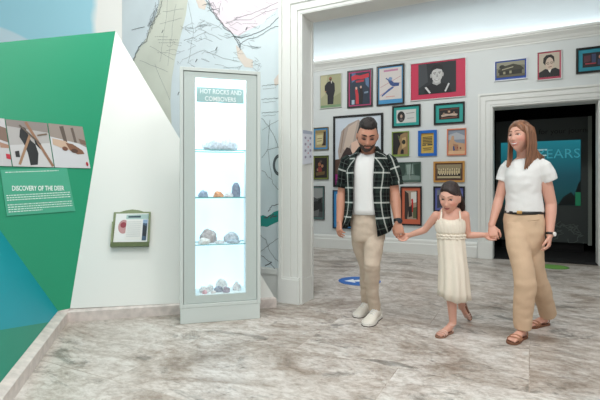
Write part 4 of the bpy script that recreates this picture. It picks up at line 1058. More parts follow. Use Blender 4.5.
class Foot:
    """foot frame: heel on the ground point, f forward, u up"""
    def __init__(s, heel, toe, L=None, up=V((0, 0, 1)), side=1):
        s.o = V(heel); f = V(toe)-s.o; s.L = L or f.length; s.f = f.normalized()
        s.r = s.f.cross(up).normalized(); s.u = s.r.cross(s.f); s.side = side     # r: right hand side when looking forward
    def p(s, t, x, h): return s.o+s.f*(t*s.L)+s.r*x*s.L*s.side+s.u*h*s.L
    W = [(0.0, .085), (.06, .115), (.2, .125), (.4, .130), (.6, .168), (.74, .185), (.86, .165), (.95, .12), (1.0, .06)]
    def w(s, t):
        for (a, b), (c, d) in zip(s.W[:-1], s.W[1:]):
            if t <= c: return b+(d-b)*(t-a)/(c-a)
        return s.W[-1][1]
    def bare(s, bm, ankle, r=0.036, toes=True):
        S = s.L
        if not toes:
            tube(bm, [s.p(.2, 0, .12), s.p(.35, 0, .12), s.p(.6, 0, .08)], [.07*S, .07*S, .05*S], seg=12); tube(bm, [V(ankle), s.p(.22, 0, .12)], [r*.8, .07*S], seg=12); return
        a = V(ankle)
        tube(bm, [s.p(.12, 0, .11), s.p(.26, 0, .15), s.p(.45, .0, .125), s.p(.62, .005, .085), s.p(.74, .01, .06)], [(.105*S, .10*S), (.115*S, .13*S), (.125*S, .105*S), (.155*S, .07*S), (.165*S, .05*S)], side=s.r, seg=14)
        tube(bm, [a, s.p(.22, 0, .16), s.p(.16, 0, .1)], [r, .125*S, .105*S], side=s.r, seg=14)
        for i, (x, l, rr) in enumerate(((-.105, .24, .048), (-.035, .235, .038), (.025, .21, .035), (.08, .18, .033), (.13, .15, .031))):
            tube(bm, [s.p(.68, x*.9, .055), s.p(.74+l*.45, x, .058), s.p(.74+l*.85, x*.98, .042)], [rr*S, rr*S*.95, rr*S*.8], side=s.r, seg=8)
    def outline(s, k=1.0, n=28, t0=0.0, t1=1.0):
        L = [(t0+(t1-t0)*i/n, 1) for i in range(n+1)]
        R = [(t, -1) for t, _ in L[::-1]]
        return [(t, sg*s.w(t)*k+(0.02*math.sin(t*PI))) for t, sg in L+R]
    def sole(s, bm, h0, h1, k=1.0, ext=0.0):
        pts = s.outline(k)
        lo = [bm.verts.new(s.p(t*(1+2*ext)-ext, x, h0)) for t, x in pts]; hi = [bm.verts.new(s.p(t*(1+2*ext)-ext, x, h1)) for t, x in pts]
        n = len(pts); bm.faces.new(lo[::-1]); bm.faces.new(hi)
        for i in range(n): bm.faces.new((lo[i], lo[(i+1) % n], hi[(i+1) % n], hi[i]))
    def strap(s, bm, t, h, wd, th=.012, t2=None, k=1.03, h0=.03):
        t2 = t if t2 is None else t2
        P_ = []
        for a in np.linspace(0, PI, 11):
            tt = t+(t2-t)*(a/PI)
            P_.append(s.p(tt, math.cos(a)*s.w(tt)*k, h0+(h-h0)*math.sin(a)**0.6))
        tube(bm, P_, [(wd*s.L, th*s.L)]*11, side=s.f, seg=8)

# ---------------------------------------------------------------- cloth patterns
def plaid():
    m = bpy.data.materials.new('plaid_flannel'); m.use_nodes = True; nt = m.node_tree; N = nt.nodes; Lk = nt.links; b = N['Principled BSDF']
    b.inputs['Roughness'].default_value = 0.85; b.inputs['Specular IOR Level'].default_value = 0.2
    tc = N.new('ShaderNodeTexCoord'); sp = N.new('ShaderNodeSeparateXYZ'); Lk.new(tc.outputs['UV'], sp.inputs[0])
    def mth(op, a, bb=None):
        k = N.new('ShaderNodeMath'); k.operation = op
        for i, q in enumerate((a, bb)):
            if q is None: continue
            if isinstance(q, (int, float)): k.inputs[i].default_value = q
            else: Lk.new(q, k.inputs[i])
        return k.outputs[0]
    def band(src, period, c, w):
        f = mth('FRACT', mth('ADD', mth('DIVIDE', src, period), 100.0)); return mth('LESS_THAN', mth('ABSOLUTE', mth('SUBTRACT', f, c)), w/period/2)
    per = 0.126
    wide = mth('ADD', band(sp.outputs['X'], per, .5, .052), band(sp.outputs['Y'], per, .5, .052))
    thin = mth('ADD', band(sp.outputs['X'], per, .0+.06, .0125), band(sp.outputs['Y'], per, .06, .0125))
    thin2 = mth('ADD', band(sp.outputs['X'], per, .5, .004), band(sp.outputs['Y'], per, .5, .004))
    c1 = N.new('ShaderNodeMix'); c1.data_type = 'RGBA'; c1.inputs['A'].default_value = lin((38, 50, 46)); c1.inputs['B'].default_value = lin((12, 14, 16)); Lk.new(mth('MULTIPLY', wide, .62), c1.inputs['Factor'])
    c2 = N.new('ShaderNodeMix'); c2.data_type = 'RGBA'; Lk.new(c1.outputs['Result'], c2.inputs['A']); c2.inputs['B'].default_value = lin((206, 212, 206)); Lk.new(mth('MINIMUM', mth('MULTIPLY', thin, .62), 1.0), c2.inputs['Factor'])
    c3 = N.new('ShaderNodeMix'); c3.data_type = 'RGBA'; Lk.new(c2.outputs['Result'], c3.inputs['A']); c3.inputs['B'].default_value = lin((110, 124, 116)); Lk.new(mth('MINIMUM', mth('MULTIPLY', thin2, .4), .6), c3.inputs['Factor'])
    Lk.new(c3.outputs['Result'], b.inputs['Base Color'])
    return m
M_plaid = plaid()
M_tee = mat('white_cotton', (228, 228, 226), 0.85, bump=0.25, bscale=22, spec=0.2)
M_chino = mat('beige_chino', (198, 181, 163), 0.85, var=0.05, vscale=8, bump=0.35, bscale=26, spec=0.2)
M_wchino = mat('tan_chino', (208, 179, 150), 0.85, var=0.05, vscale=8, bump=0.35, bscale=22, spec=0.2)
M_dress = mat('ivory_cotton', (232, 222, 206), 0.85, bump=0.3, bscale=40, spec=0.2)
M_black = mat('black_rubber', (20, 20, 22), 0.5)

def ering(c, a, b, yaw, n=48, g0=None, g1=None, pleat=0.0, k=0, ph=0.0):
    """ellipse ring around the vertical; g0..g1 degrees from the front leaves an opening"""
    y = math.radians(yaw); X = V((math.cos(y), math.sin(y), 0)); Fv = V((math.sin(y), -math.cos(y), 0))
    if g0 is None: A = [2*PI*i/n for i in range(n)]
    else: A = [math.radians(g0)+(2*PI-math.radians(g0)-math.radians(g1))*i/(n-1) for i in range(n)]
    return [V(c)+X*(a*(1+pleat*math.sin(k*t+ph))*math.sin(t))+Fv*(b*(1+pleat*math.sin(k*t+ph))*math.cos(t)) for t in A]

def arm_rings(pts, rads, side, n=28, seed=0, wr=0.0):
    out = []
    pts = [V(p) for p in pts]
    for i, p in enumerate(pts):
        t = (pts[min(i+1, len(pts)-1)]-pts[max(i-1, 0)]).normalized(); s = (side-t*side.dot(t)).normalized(); q = t.cross(s)
        r = rads[i] if isinstance(rads[i], tuple) else (rads[i], rads[i])
        out.append([p+s*r[0]*math.cos(2*PI*k/n)*(1+wr*math.sin(3*i+k*.9+seed))+q*r[1]*math.sin(2*PI*k/n)*(1+wr*math.sin(2*i+k*.7+seed)) for k in range(n)])
    return out

def solid(o, th, off=0.0):
    m = o.modifiers.new('thickness', 'SOLIDIFY'); m.thickness = th; m.offset = off
    return o

def row(y, xl, xr, d): 
    l = P(xl, y, d); r = P(xr, y, d); return (l+r)/2, (r-l).length/2

OFF = 0.0
def solve_a(W, b, yaw):
    c, s = math.cos(math.radians(yaw)), math.sin(math.radians(yaw))
    ea, eb = c-OFF*s, s+OFF*c                 # seen off the lens axis, depth shows as width too
    return math.sqrt(max(W*W-(b*eb)**2, (0.4*W)**2))/ea

# ================================================================ THE MAN
def build_man():
    global OFF; OFF = 0.15
    d0 = 3.90
    t = thing('person', 'bearded man in an open plaid shirt over a white tee and beige chinos, looking down', 'person', (0.59, 3.95, 0))
    SK = skin('man_skin', (0, 0, 0)); base = (192, 138, 114)
    yaw = -12
    hd = Head(P(367.4, 136.0, 3.80), -6, 25, 3, 1.12, jaw=0.20, skin_mat=mat('man_lid_shaded', (146, 100, 82), 0.5))  # lid colour darkened to carry the shade of the eye socket
    bm = bmesh.new()
    hd.skull(bm)
    tube(bm, [P(368, 166, 3.93), P(368, 154, 3.92), P(368, 145, 3.89)], [(.085, .07), (.066, .066), (.062, .062)])
    # trunk (under the clothes) and limbs
    tr = [(161, 354, 382, .07), (168, 349, 387, .095), (182, 349, 387, .105), (200, 350, 385, .10), (212, 353, 382, .09), (232, 355, 380, .08)]
    tube(bm, [row(y, a, b, d0)[0] for y, a, b, _ in tr], [(row(y, a, b, d0)[1], dp) for y, a, b, dp in tr], side=V((math.cos(math.radians(yaw)), math.sin(math.radians(yaw)), 0)), seg=24)
    SL, SR = P(347.5, 163.5, 3.93), P(388.5, 163, 3.88)
    EL, ER = P(342.5, 193, 3.98), P(394.6, 193, 3.86)
    WL, WR = P(339.6, 221, 3.90), P(397.8, 222, 3.74)
    tube(bm, [SL, (SL+EL)/2, EL], [.062, .054, .045]); tube(bm, [SR, (SR+ER)/2, ER], [.062, .054, .045])
    tube(bm, [EL, EL.lerp(WL, .3), EL.lerp(WL, .7), WL], [.045, .047, .036, .029]); tube(bm, [ER, ER.lerp(WR, .3), ER.lerp(WR, .7), WR], [.045, .047, .036, .029])
    hand(bm, WL, P(338.5, 236, 3.84)-WL, V((0.75, 0.4, 0)), 1.0, -1, (0.35, 0.5, 0.4), 0.05, .45, .5)
    fg = hand(bm, WR, P(400.2, 240, 3.70)-WR, V((0.45, 0.9, 0.1)), 1.02, -1, (0.28, 0.75, 0.7), 0.05, .6, .6)
    # legs
    HL, HR = P(361, 232, 3.93), P(375.5, 232, 3.88)
    KL, KR = P(366.5, 265, 4.02), P(371.5, 264, 3.80)
    AL, AR = V((.615, 4.20, .095)), V((.655, 3.955, .10))
    for H_, K_, A_ in ((HL, KL, AL), (HR, KR, AR)):
        tube(bm, [H_, H_.lerp(K_, .5), K_, K_.lerp(A_, .35), A_], [.075, .068, .052, .05, .036], seg=14)
    fF = Foot((.705, 4.01, 0.0), (.548, 3.735, 0.0)); fB = Foot((.655, 4.245, 0), (.500, 3.985, 0))
    for f, a in ((fF, AR), (fB, AL)): f.bare(bm, a, .036, False)
    me = remesh(bm, 0.0042, 3, 0.5)
    red = (176, 108, 96)
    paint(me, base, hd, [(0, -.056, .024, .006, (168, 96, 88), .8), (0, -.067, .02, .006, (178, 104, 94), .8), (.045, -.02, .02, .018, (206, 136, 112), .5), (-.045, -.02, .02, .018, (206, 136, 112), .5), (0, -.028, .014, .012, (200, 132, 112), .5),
                         (.03, .006, .018, .012, (118, 74, 62), .8), (-.03, .006, .018, .012, (118, 74, 62), .8)])  # shade of the deep eye sockets painted into the skin
    rr = random.Random(4)
    paint_spots(me, [(P(394.5+rr.uniform(-3, 3), 190+rr.uniform(-3, 13), 3.8), .011, (96, 76, 70), .75) for k in range(10)])
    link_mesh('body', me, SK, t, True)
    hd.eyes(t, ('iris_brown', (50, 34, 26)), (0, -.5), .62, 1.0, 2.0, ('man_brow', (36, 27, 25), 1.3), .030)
    # hair: short, swept up
    def hair(D, Q):
        x, y, z = Q[:, 0], Q[:, 1], Q[:, 2]
        line = 0.070-0.25*np.maximum(0, np.abs(x)-0.050)                 # front hairline
        front = sm(-.006, .012, z-line)
        sidez = sm(-0.020, .012, y+0.012-0.55*np.maximum(z-0.03, 0)*0)     # side: behind the temple line
        low = sm(-.062, -.048, z)
        m = np.maximum(front, sidez*low)
        earcut = np.exp(-((y-.008)/.018)**2-((z+.006)/.03)**2)
        m = np.clip(m-earcut*(z < .02), 0, 1)
        top = sm(0.05, .11, z)
        return -0.006+m*(0.010+0.020*top)
    hd.shell(hair, 'hair', mat('man_hair', (36, 28, 26), 0.6, var=0.3, vscale=60, bump=0.6, bscale=120), t, amp=.004)
    def beard(D, Q):
        x, y, z = Q[:, 0], Q[:, 1], Q[:, 2]
        fr = sm(.045, .02, y)
        jaw = sm(-.030-.25*np.maximum(0, .045-np.abs(x)), -.052-.25*np.maximum(0, .045-np.abs(x)), z)
        side = sm(.050, .060, np.abs(x))*sm(.012, -.012, z)*sm(-.03, -.012, y)
        mous = np.exp(-(np.abs(x)/.030)**6-((z+.0475)/.0072)**4)
        gote = np.exp(-((np.abs(x)-.030)/.007)**4-((z+.062)/.017)**4)
        m = np.maximum.reduce([jaw, mous, gote, side])
        lips = np.exp(-(np.abs(x)/.020)**4-((z+.0615)/.0075)**4)
        m = np.clip(m-lips*1.5, 0, 1)*fr
        return -0.006+m*0.0088
    hd.shell(beard, 'beard', mat('man_beard', (74, 58, 52), 0.8, var=0.35, vscale=90, bump=0.5, bscale=150), t, nu=144, nv=112, amp=.0012)
    # white tee
    rows = [(152.5, 360, 376, .074), (155, 357, 379.5, .082), (159, 353, 384, .098), (164, 350, 387.5, .112), (172, 348.5, 388.5, .122), (186, 349.5, 387, .122), (200, 350.5, 386, .115), (209, 351, 386, .115), (214.3, 351, 386.5, .117)]
    rg = []
    for i, (y, a, b, dp) in enumerate(rows):
        c, w = row(y, a, b, d0)
        rg.append(ering(c+V((0, -.004, 0)), solve_a(w, dp, yaw), dp, yaw, 64))
    for k in range(64):                                              # scooped neckline
        f = math.cos(2*PI*k/64)
        rg[0][k].z -= 0.028*max(0, f)**2; rg[1][k].z -= 0.018*max(0, f)**2; rg[0][k].z += .03*max(0, -f)
    o = obj('tshirt', loft(rg, closed=True), M_tee, t, True); solid(o, .004); crease(o.data, .006, (9, 9, 5), 2.0, .003, (26, 26, 12))
    # chinos
    bm = bmesh.new()
    pel = [(213.5, 351.5, 385, .108), (222, 350.5, 386, .115), (232, 350.5, 385.5, .115), (240, 352, 384.5, .10)]
    tube(bm, [row(y, a, b, d0)[0] for y, a, b, _ in pel], [(row(y, a, b, d0)[1], dp) for y, a, b, dp in pel], side=V((math.cos(math.radians(yaw)), math.sin(math.radians(yaw)), 0)), seg=28, capr=.2)
    tube(bm, [P(360, 232, 3.93), P(362, 248, 3.97), P(366.2, 264, 4.01), P(366.5, 280, 4.09), P(366.8, 296, 4.16), AL+V((0.008, 0, .0))], [.084, .080, .066, .062, .056, .053], seg=18, capr=.05)
    tube(bm, [P(375, 232, 3.88), P(373.2, 248, 3.83), P(372, 264, 3.79), P(372.3, 280, 3.86), P(372.8, 298, 3.92), AR+V((0.0, 0, -.012))], [.088, .082, .070, .063, .056, .056], seg=18, capr=.05)
    me = remesh(bm, 0.006, 2, 0.5); crease(me, .009, (8, 8, 8), 1.0, .005, (14, 14, 24))
    link_mesh('trousers', me, M_chino, t, True)
    # plaid shirt
    S = [(149.5, 359.5, 377.5, .072, 60, 50), (152, 355.5, 381, .085, 50, 36), (155, 351, 385.5, .100, 42, 26), (158.5, 347.8, 388.5, .115, 37, 20), (164, 345.8, 390.5, .125, 35, 17), (170, 344.5, 391.5, .140, 34, 16), (180, 344.8, 390.5, .143, 34, 16), (192, 345, 389.5, .140, 36, 17),
         (204, 344.8, 389.8, .138, 36, 19), (214, 344, 390.5, .140, 37, 21), (222, 342.8, 391.8, .145, 40, 23), (229, 341.8, 392.8, .15, 46, 25)]
    rg = []
    for i, (y, a, b, dp, gl, gr) in enumerate(S):
        c, w = row(y, a, b, d0)
        rr_ = ering(c, solve_a(w, dp, yaw), dp, yaw, 72, gr, gl)
        rg.append(rr_)
    n = 72
    for i, r in enumerate(rg):
        lowf = max(0, (i-8)/3.0)
        for k in range(n):
            u = k/(n-1)                                    # 0: viewer's right edge ... 1: left edge
            r[k] = r[k]+V((math.sin(k*.55+i*.3)*.006*lowf, -math.cos(k*.47)*.008*lowf, 0))
            if i == len(rg)-1: r[k].z += -.05*max(0, 1-u*5)+.035*math.exp(-((u-.2)/.07)**2)+.01*u
            if i == len(rg)-2: r[k].z += -.02*max(0, 1-u*5)
    sh = obj('shirt', loft(rg), M_plaid, t, True, recalc=False); solid(sh, .006)
    # sleeves with turned up hems
    for Sx, pts, rad in (('l', [P(351, 158.5, 3.93), P(348, 162, 3.93), P(345.2, 172, 3.94), P(343.9, 181, 3.96), P(343.4, 186, 3.97)], [.05, .064, .062, .056, .055]),
                         ('r', [P(385, 158, 3.88), P(389.4, 162, 3.87), P(393, 172, 3.87), P(394.8, 180, 3.86), P(395.4, 184.5, 3.86)], [.05, .066, .066, .061, .060])):
        o = obj('sleeve', loft(arm_rings(pts, rad, V((1, 0, 0)), 28, 0 if Sx == 'l' else 2, .03), closed=True), M_plaid, sh, True, recalc=False); solid(o, .006)
        d = (pts[-1]-pts[-2]).normalized()
        o = obj('cuff', loft(arm_rings([pts[-1]-d*.03, pts[-1]-d*.015, pts[-1]+d*.005], [rad[-1]+.005]*3, V((1, 0, 0)), 28), closed=True), M_plaid, sh, True, recalc=False); solid(o, .006)
    # collar: two turned down flaps
    rg = []
    for y, a, b, dp, g, dz in ((148.0, 359.5, 377, .070, 56, 0), (147.5, 358.8, 378, .078, 50, 0), (154, 354, 382.5, .100, 40, 0)):
        c, w = row(y, a, b, d0+.0); r = ering(c, solve_a(w, dp, yaw), dp, yaw, 40, g, g)
        for k in range(40): r[k].z += .02*(1-abs(k-19.5)/19.5)
        rg.append(r)
    o = obj('collar', loft(rg), M_plaid, sh, True, recalc=False); solid(o, .005)
    # sneakers
    M_sn = mat('sneaker_canvas', (222, 216, 204), 0.7, bump=0.2, bscale=60); M_sole = mat('sneaker_sole', (226, 222, 214), 0.6)
    for f, a in ((fF, AR), (fB, AL)):
        bm = bmesh.new(); S_ = f.L
        tube(bm, [f.p(.06, 0, .14), f.p(.16, 0, .17), f.p(.3, 0, .185), f.p(.45, 0, .165), f.p(.6, .005, .125), f.p(.75, .008, .095), f.p(.88, .008, .075), f.p(.95, .005, .065)],
             [(.10*S_, .10*S_), (.118*S_, .14*S_), (.122*S_, .15*S_), (.13*S_, .125*S_), (.16*S_, .10*S_), (.172*S_, .082*S_), (.155*S_, .064*S_), (.12*S_, .05*S_)], side=f.r, seg=20)
        tube(bm, [f.p(.2, 0, .2), f.p(.17, 0, .30)], [.115*S_, .12*S_], seg=18, cap=False)
        me = remesh(bm, .006, 3, .5)
        for v in me.vertices:
            hgt_ = (v.co-f.o).dot(f.u)
            if hgt_ < .012: v.co += f.u*(.012-hgt_)
        sn = link_mesh('sneaker', me, M_sn, t, True)
        bm = bmesh.new(); f.sole(bm, .006, .085, 1.04, .015); o = obj('sole', bm, M_sole, sn)
        bm = bmesh.new(); f.sole(bm, .0, .02, 1.06, .02); obj('outsole', bm, mat('outsole_dark', (70, 58, 50), 0.7), sn)
        for k in range(4):
            bm = bmesh.new(); tt = .36+.075*k; hh = (.335, .315, .285, .255)[k]
            tube(bm, [f.p(tt+.02, -.075, hh-.05), f.p(tt, -.03, hh), f.p(tt, .03, hh), f.p(tt+.02, .075, hh-.05)], [.008*S_*1.6]*4, seg=6)
            obj('lace', bm, M_tee, sn, True)
    # watch
    bm = bmesh.new(); w0 = WR+(ER-WR).normalized()*.012; ax = (ER-WR).normalized(); sd = V((1, 0, 0))
    pts = [w0-ax*.011, w0+ax*.011]
    tube(bm, pts, [.034, .034], seg=20, capr=.05); wt = obj('watch', bm, M_black, t, True)
    bm = bmesh.new(); c = w0+V((.012, -.033, 0)); tube(bm, [c+V((0, .008, 0)), c+V((0, -.006, 0))], [.022, .020], seg=18, capr=.1); obj('watch_case', bm, mat('watch_dark_glass', (26, 32, 44), 0.2), wt, True)
    bm = bmesh.new(); ra, rb = fg[2][1].lerp(fg[2][2], .42), fg[2][1].lerp(fg[2][2], .62); tube(bm, [ra, rb], [.0112, .0112], seg=14, capr=.05); obj('ring', bm, mat('silver', (230, 230, 226), 0.25, metal=.6), t, True)
    return t

# ================================================================ THE GIRL
def build_girl():
    global OFF; OFF = 0.33
    d0 = 3.55
    t = thing('person', 'little girl in an ivory dress holding hands with both adults', 'person', (1.18, 3.6, 0))
    SK = skin('girl_skin', (0, 0, 0)); base = (216, 164, 144)
    hd = Head(P(450.0, 198.0, 3.52), -36, 16, 4, 0.99, jaw=0.34, cheek=1.6, iris_r=.62, skin_mat=mat('girl_lid', (214, 162, 142), 0.5))
    yaw = -14
    bm = bmesh.new(); hd.skull(bm)
    tube(bm, [P(450, 217, 3.57), P(450, 210.5, 3.57), P(450, 205, 3.56)], [(.06, .05), (.038, .04), (.036, .04)])
    tr = [(211.5, 440, 461, .045), (215, 437, 464, .06), (219, 436, 464, .068), (226, 437, 463.5, .075), (236, 439.5, 462, .07), (248, 440, 463, .075)]
    tube(bm, [row(y, a, b, d0)[0] for y, a, b, _ in tr], [(row(y, a, b, d0)[1], dp) for y, a, b, dp in tr], side=V((math.cos(math.radians(yaw)), math.sin(math.radians(yaw)), 0)), seg=22)
    SL, SR = P(436.2, 215.4, 3.57), P(464.8, 215.2, 3.54)
    EL, ER = P(424.5, 230, 3.64), P(467.6, 235.2, 3.56)
    WL, WR = P(409.5, 235.2, 3.71), P(484, 235, 3.53)
    for s_, e, w in ((SL, EL, WL), (SR, ER, WR)):
        tube(bm, [s_, s_.lerp(e, .5), e], [.036, .031, .027]); tube(bm, [e, e.lerp(w, .35), w], [.027, .027, .020])
    hand(bm, WL, P(398, 237.5, 3.745)-WL, V((.1, -.7, .2)), .74, -1, (.35, .6, .5), .05, .5, .6)
    hand(bm, WR, P(496, 237.5, 3.56)-WR, V((.1, -.7, .3)), .74, 1, (.35, .6, .5), .05, .5, .6)
    # legs: left one carries, the other trails on its toes
    fF = Foot((1.205, 3.585, .012), (1.06, 3.455, .012), .20); 
    fB = Foot(V((1.402, 3.865, .165)), V((1.470, 3.905, .006)), None, up=V((-.62, .25, .74)).normalized()*-1 if False else V((-.75, -.5, .3)))
    AF = P(453, 322, 3.565); AF.z = .085
    HF, HB = P(447, 258, 3.585), P(456, 258, 3.60)
    KF, KB = P(451, 289, 3.57), P(461, 288, 3.63)
    AB = fB.p(.12, 0, .20)
    tube(bm, [HF, HF.lerp(KF, .5), KF, KF.lerp(AF, .35), AF], [.056, .049, .040, .040, .027]); tube(bm, [HB, HB.lerp(KB, .5), KB, KB.lerp(AB, .35), AB], [.056, .049, .040, .040, .027])
    fF.bare(bm, AF, .028); fB.bare(bm, AB, .028)
    me = remesh(bm, 0.004, 2, 0.5)
    paint(me, base, hd, [(0, -.056, .023, .0055, (178, 92, 90), .9), (0, -.067, .019, .006, (190, 104, 100), .9), (0, -.061, .02, .003, (110, 50, 50), .9), (.046, -.024, .02, .02, (230, 154, 136), .7), (-.046, -.024, .02, .02, (230, 154, 136), .7), (0, -.03, .012, .012, (228, 160, 140), .5)])
    link_mesh('body', me, SK, t, True)
    hd.eyes(t, ('iris_dark', (44, 30, 24)), (-.12, -.22), .10, 1.0, .9, ('girl_brow', (110, 80, 66), .5), .036)
    bm = bmesh.new(); xs = np.linspace(-.022, .022, 9)
    tube(bm, [hd.surf(x, -.0615+.008*(x/.022)**2, .0010) for x in xs], [(.0048*(1-.85*abs(x/.022)**2), .002) for x in xs], side=V((0, 0, 1)), seg=8); obj('mouth', bm, mat('mouth_dark', (122, 52, 52), .5), t, True)
    M_h = mat('girl_hair', (44, 30, 27), 0.45, var=0.35, vscale=40, bump=0.5, bscale=110)
    def hair(D, Q):
        x, y, z = Q[:, 0], Q[:, 1], Q[:, 2]
        line = .070-.62*np.maximum(0, np.abs(x+.012)-.016)
        front = sm(-.006, .012, z-line)
        side = sm(-.022, .004, y+.10*(z-.02))*sm(-.075, -.06, z)
        m = np.maximum(front, side)
        ear = np.exp(-((y-.006)/.016)**2-((z+.008)/.026)**2); m = np.clip(m-ear, 0, 1)
        return -.006+m*(.014+.010*sm(.04, .11, z))
    h = hd.shell(hair, 'hair', M_h, t, amp=.003)
    bm = bmesh.new(); rr = random.Random(9)
    for k in range(40):                                           # loose ponytail falling behind the shoulder
        a = rr.uniform(-1, 1); b = rr.uniform(-1, 1)
        p0 = hd.w(.03+.02*a, .080+.008*b, .02+.015*b)
        p1 = P(459.5+3.5*a, 201+rr.uniform(-1, 1), 3.61+.018*b); p2 = P(460+4*a, 206+rr.uniform(-1, 1), 3.625+.018*b); p3 = P(461+3.6*a, 211+rr.uniform(-2, 1.5), 3.63+.015*b)
        tube(bm, [p0, p0.lerp(p1, .5), p1, p2, p3], [.012, .013, .013, .011, .004], seg=7)
    for k in range(10):
        a = rr.uniform(-1, 1)
        tube(bm, [hd.w(-.062, .02+.01*a, .03), hd.w(-.072, .035+.01*a, -.02), hd.w(-.062, .05+.01*a, -.075)], [.012, .012, .005], seg=7)
    obj('ponytail', bm, M_h, t, True)
    # dress
    n = 96; rows = [(216.8, 437.5, 462.5, .070, .02), (221, 435.8, 464.6, .084, .03), (226, 435.2, 465.2, .088, .035), (231, 436.2, 464.8, .086, .03), (234.2, 437.6, 464.2, .080, .02)]
    rg = []
    for y, a, b, dp, pl in rows:
        c, w = row(y, a, b, d0); rg.append(ering(c, solve_a(w, dp, yaw), dp, yaw, n, pleat=pl, k=26))
    for k in range(n):
        f = math.cos(2*PI*k/n); rg[0][k].z -= .022*max(0, f)**3+.02*max(0, -f); rg[0][k].z += .012*abs(math.sin(2*PI*k/n))**6*0
    dr = obj('dress', loft(rg, closed=True), M_dress, t, True); solid(dr, .003)
    rows = [(234, 437.8, 464.4, .080, .03), (238, 437.6, 465, .088, .03), (246, 437.6, 466, .10, .035), (256, 437.8, 467.2, .115, .04), (268, 438, 468.8, .13, .05), (280, 437.8, 470, .145, .055), (290, 437.2, 470.8, .155, .06), (297, 436.6, 471.4, .16, .065)]
    rg = []
    for i, (y, a, b, dp, pl) in enumerate(rows):
        c, w = row(y, a, b, d0+.012*i*.6); r = ering(c, solve_a(w/(1+pl*.8), dp, yaw), dp, yaw, n, pleat=pl, k=11, ph=.5+.12*i)
        for k in range(n):
            u = math.sin(2*PI*k/n)
            r[k].z += (-.012*u-.008*math.cos(2*PI*k/n*3))*(i/7.0)**2
            r[k].y += -.022*math.exp(-((u-.1)/.35)**2)*(math.cos(2*PI*k/n) > 0)*math.exp(-((i-5.2)/2.4)**2)      # front knee pushes the cloth
        rg.append(r)
    sk = obj('skirt', loft(rg, closed=True), M_dress, dr, True); solid(sk, .003)
    crease(sk.data, .010, (8, 8, 3.5), 3.0, .004, (20, 20, 8))
    # ruffled waist
    for y, e in ((234.9, .007), (237.4, .005)):
        rg = []
        for j, (dy, ex) in enumerate(((-1.2, -.002), (-.5, e), (.5, e), (1.2, -.002))):
            c, w = row(y+dy, 437.4, 464.8, d0); r = ering(c, solve_a(w+ex, .083+ex, yaw), .083+ex, yaw, n, pleat=.045 if 0 < j < 3 else .01, k=23, ph=y)
            for k in range(n): r[k].z += .003*math.sin(2*PI*k/n*17+y)+.002*math.sin(2*PI*k/n*29)
            rg.append(r)
        o = obj('ruffle', loft(rg, closed=True), M_dress, dr, True); solid(o, .003)
    for xa, ya, xb in ((441.2, 217.5, 441.6), (460.2, 217.2, 459.6)):
        bm = bmesh.new()
        tube(bm, [P(xa, 219.5, 3.458), P(xa, 216.5, 3.47), P(xb, 212.5, 3.495), P(xb, 209.7, 3.53), P(xb, 209.4, 3.56), P(xb, 212, 3.605), P(xb, 220, 3.635)], [(.0065, .003)]*7, seg=8); obj('shoulder_strap', bm, M_dress, dr, True)
    # sandals
    M_p = mat('pale_pink_leather', (222, 184, 168), 0.5); M_s2 = mat('sandal_sole', (150, 112, 92), 0.6)
    for f, an in ((fF, AF), (fB, AB)):
        bm = bmesh.new(); f.sole(bm, -.055, .004, 1.06, .03); so = obj('sandal', bm, M_s2, t)
        for tt, h, wd in ((.58, .170, .044), (.69, .140, .044), (.81, .112, .034)):
            bm = bmesh.new(); f.strap(bm, tt, h, wd); obj('strap', bm, M_p, so, True)
        bm = bmesh.new(); c = V(an).lerp(f.p(.2, 0, .16), .25); pts = [c+(f.f*math.cos(a)+f.r*math.sin(a))*.0300 for a in np.linspace(0, 2*PI, 17)]
        tube(bm, pts, [(.014*f.L, .022*f.L)]*17, side=f.u.cross(f.f), seg=8); obj('ankle_strap', bm, M_p, so, True)
        bm = bmesh.new(); pts = [f.p(.12, -.135, .03), f.p(.03, -.10, .12), f.p(.0, 0, .16), f.p(.03, .10, .12), f.p(.12, .135, .03)]
        tube(bm, pts, [.018*f.L]*5, seg=8); obj('heel_strap', bm, M_p, so, True)
    return t

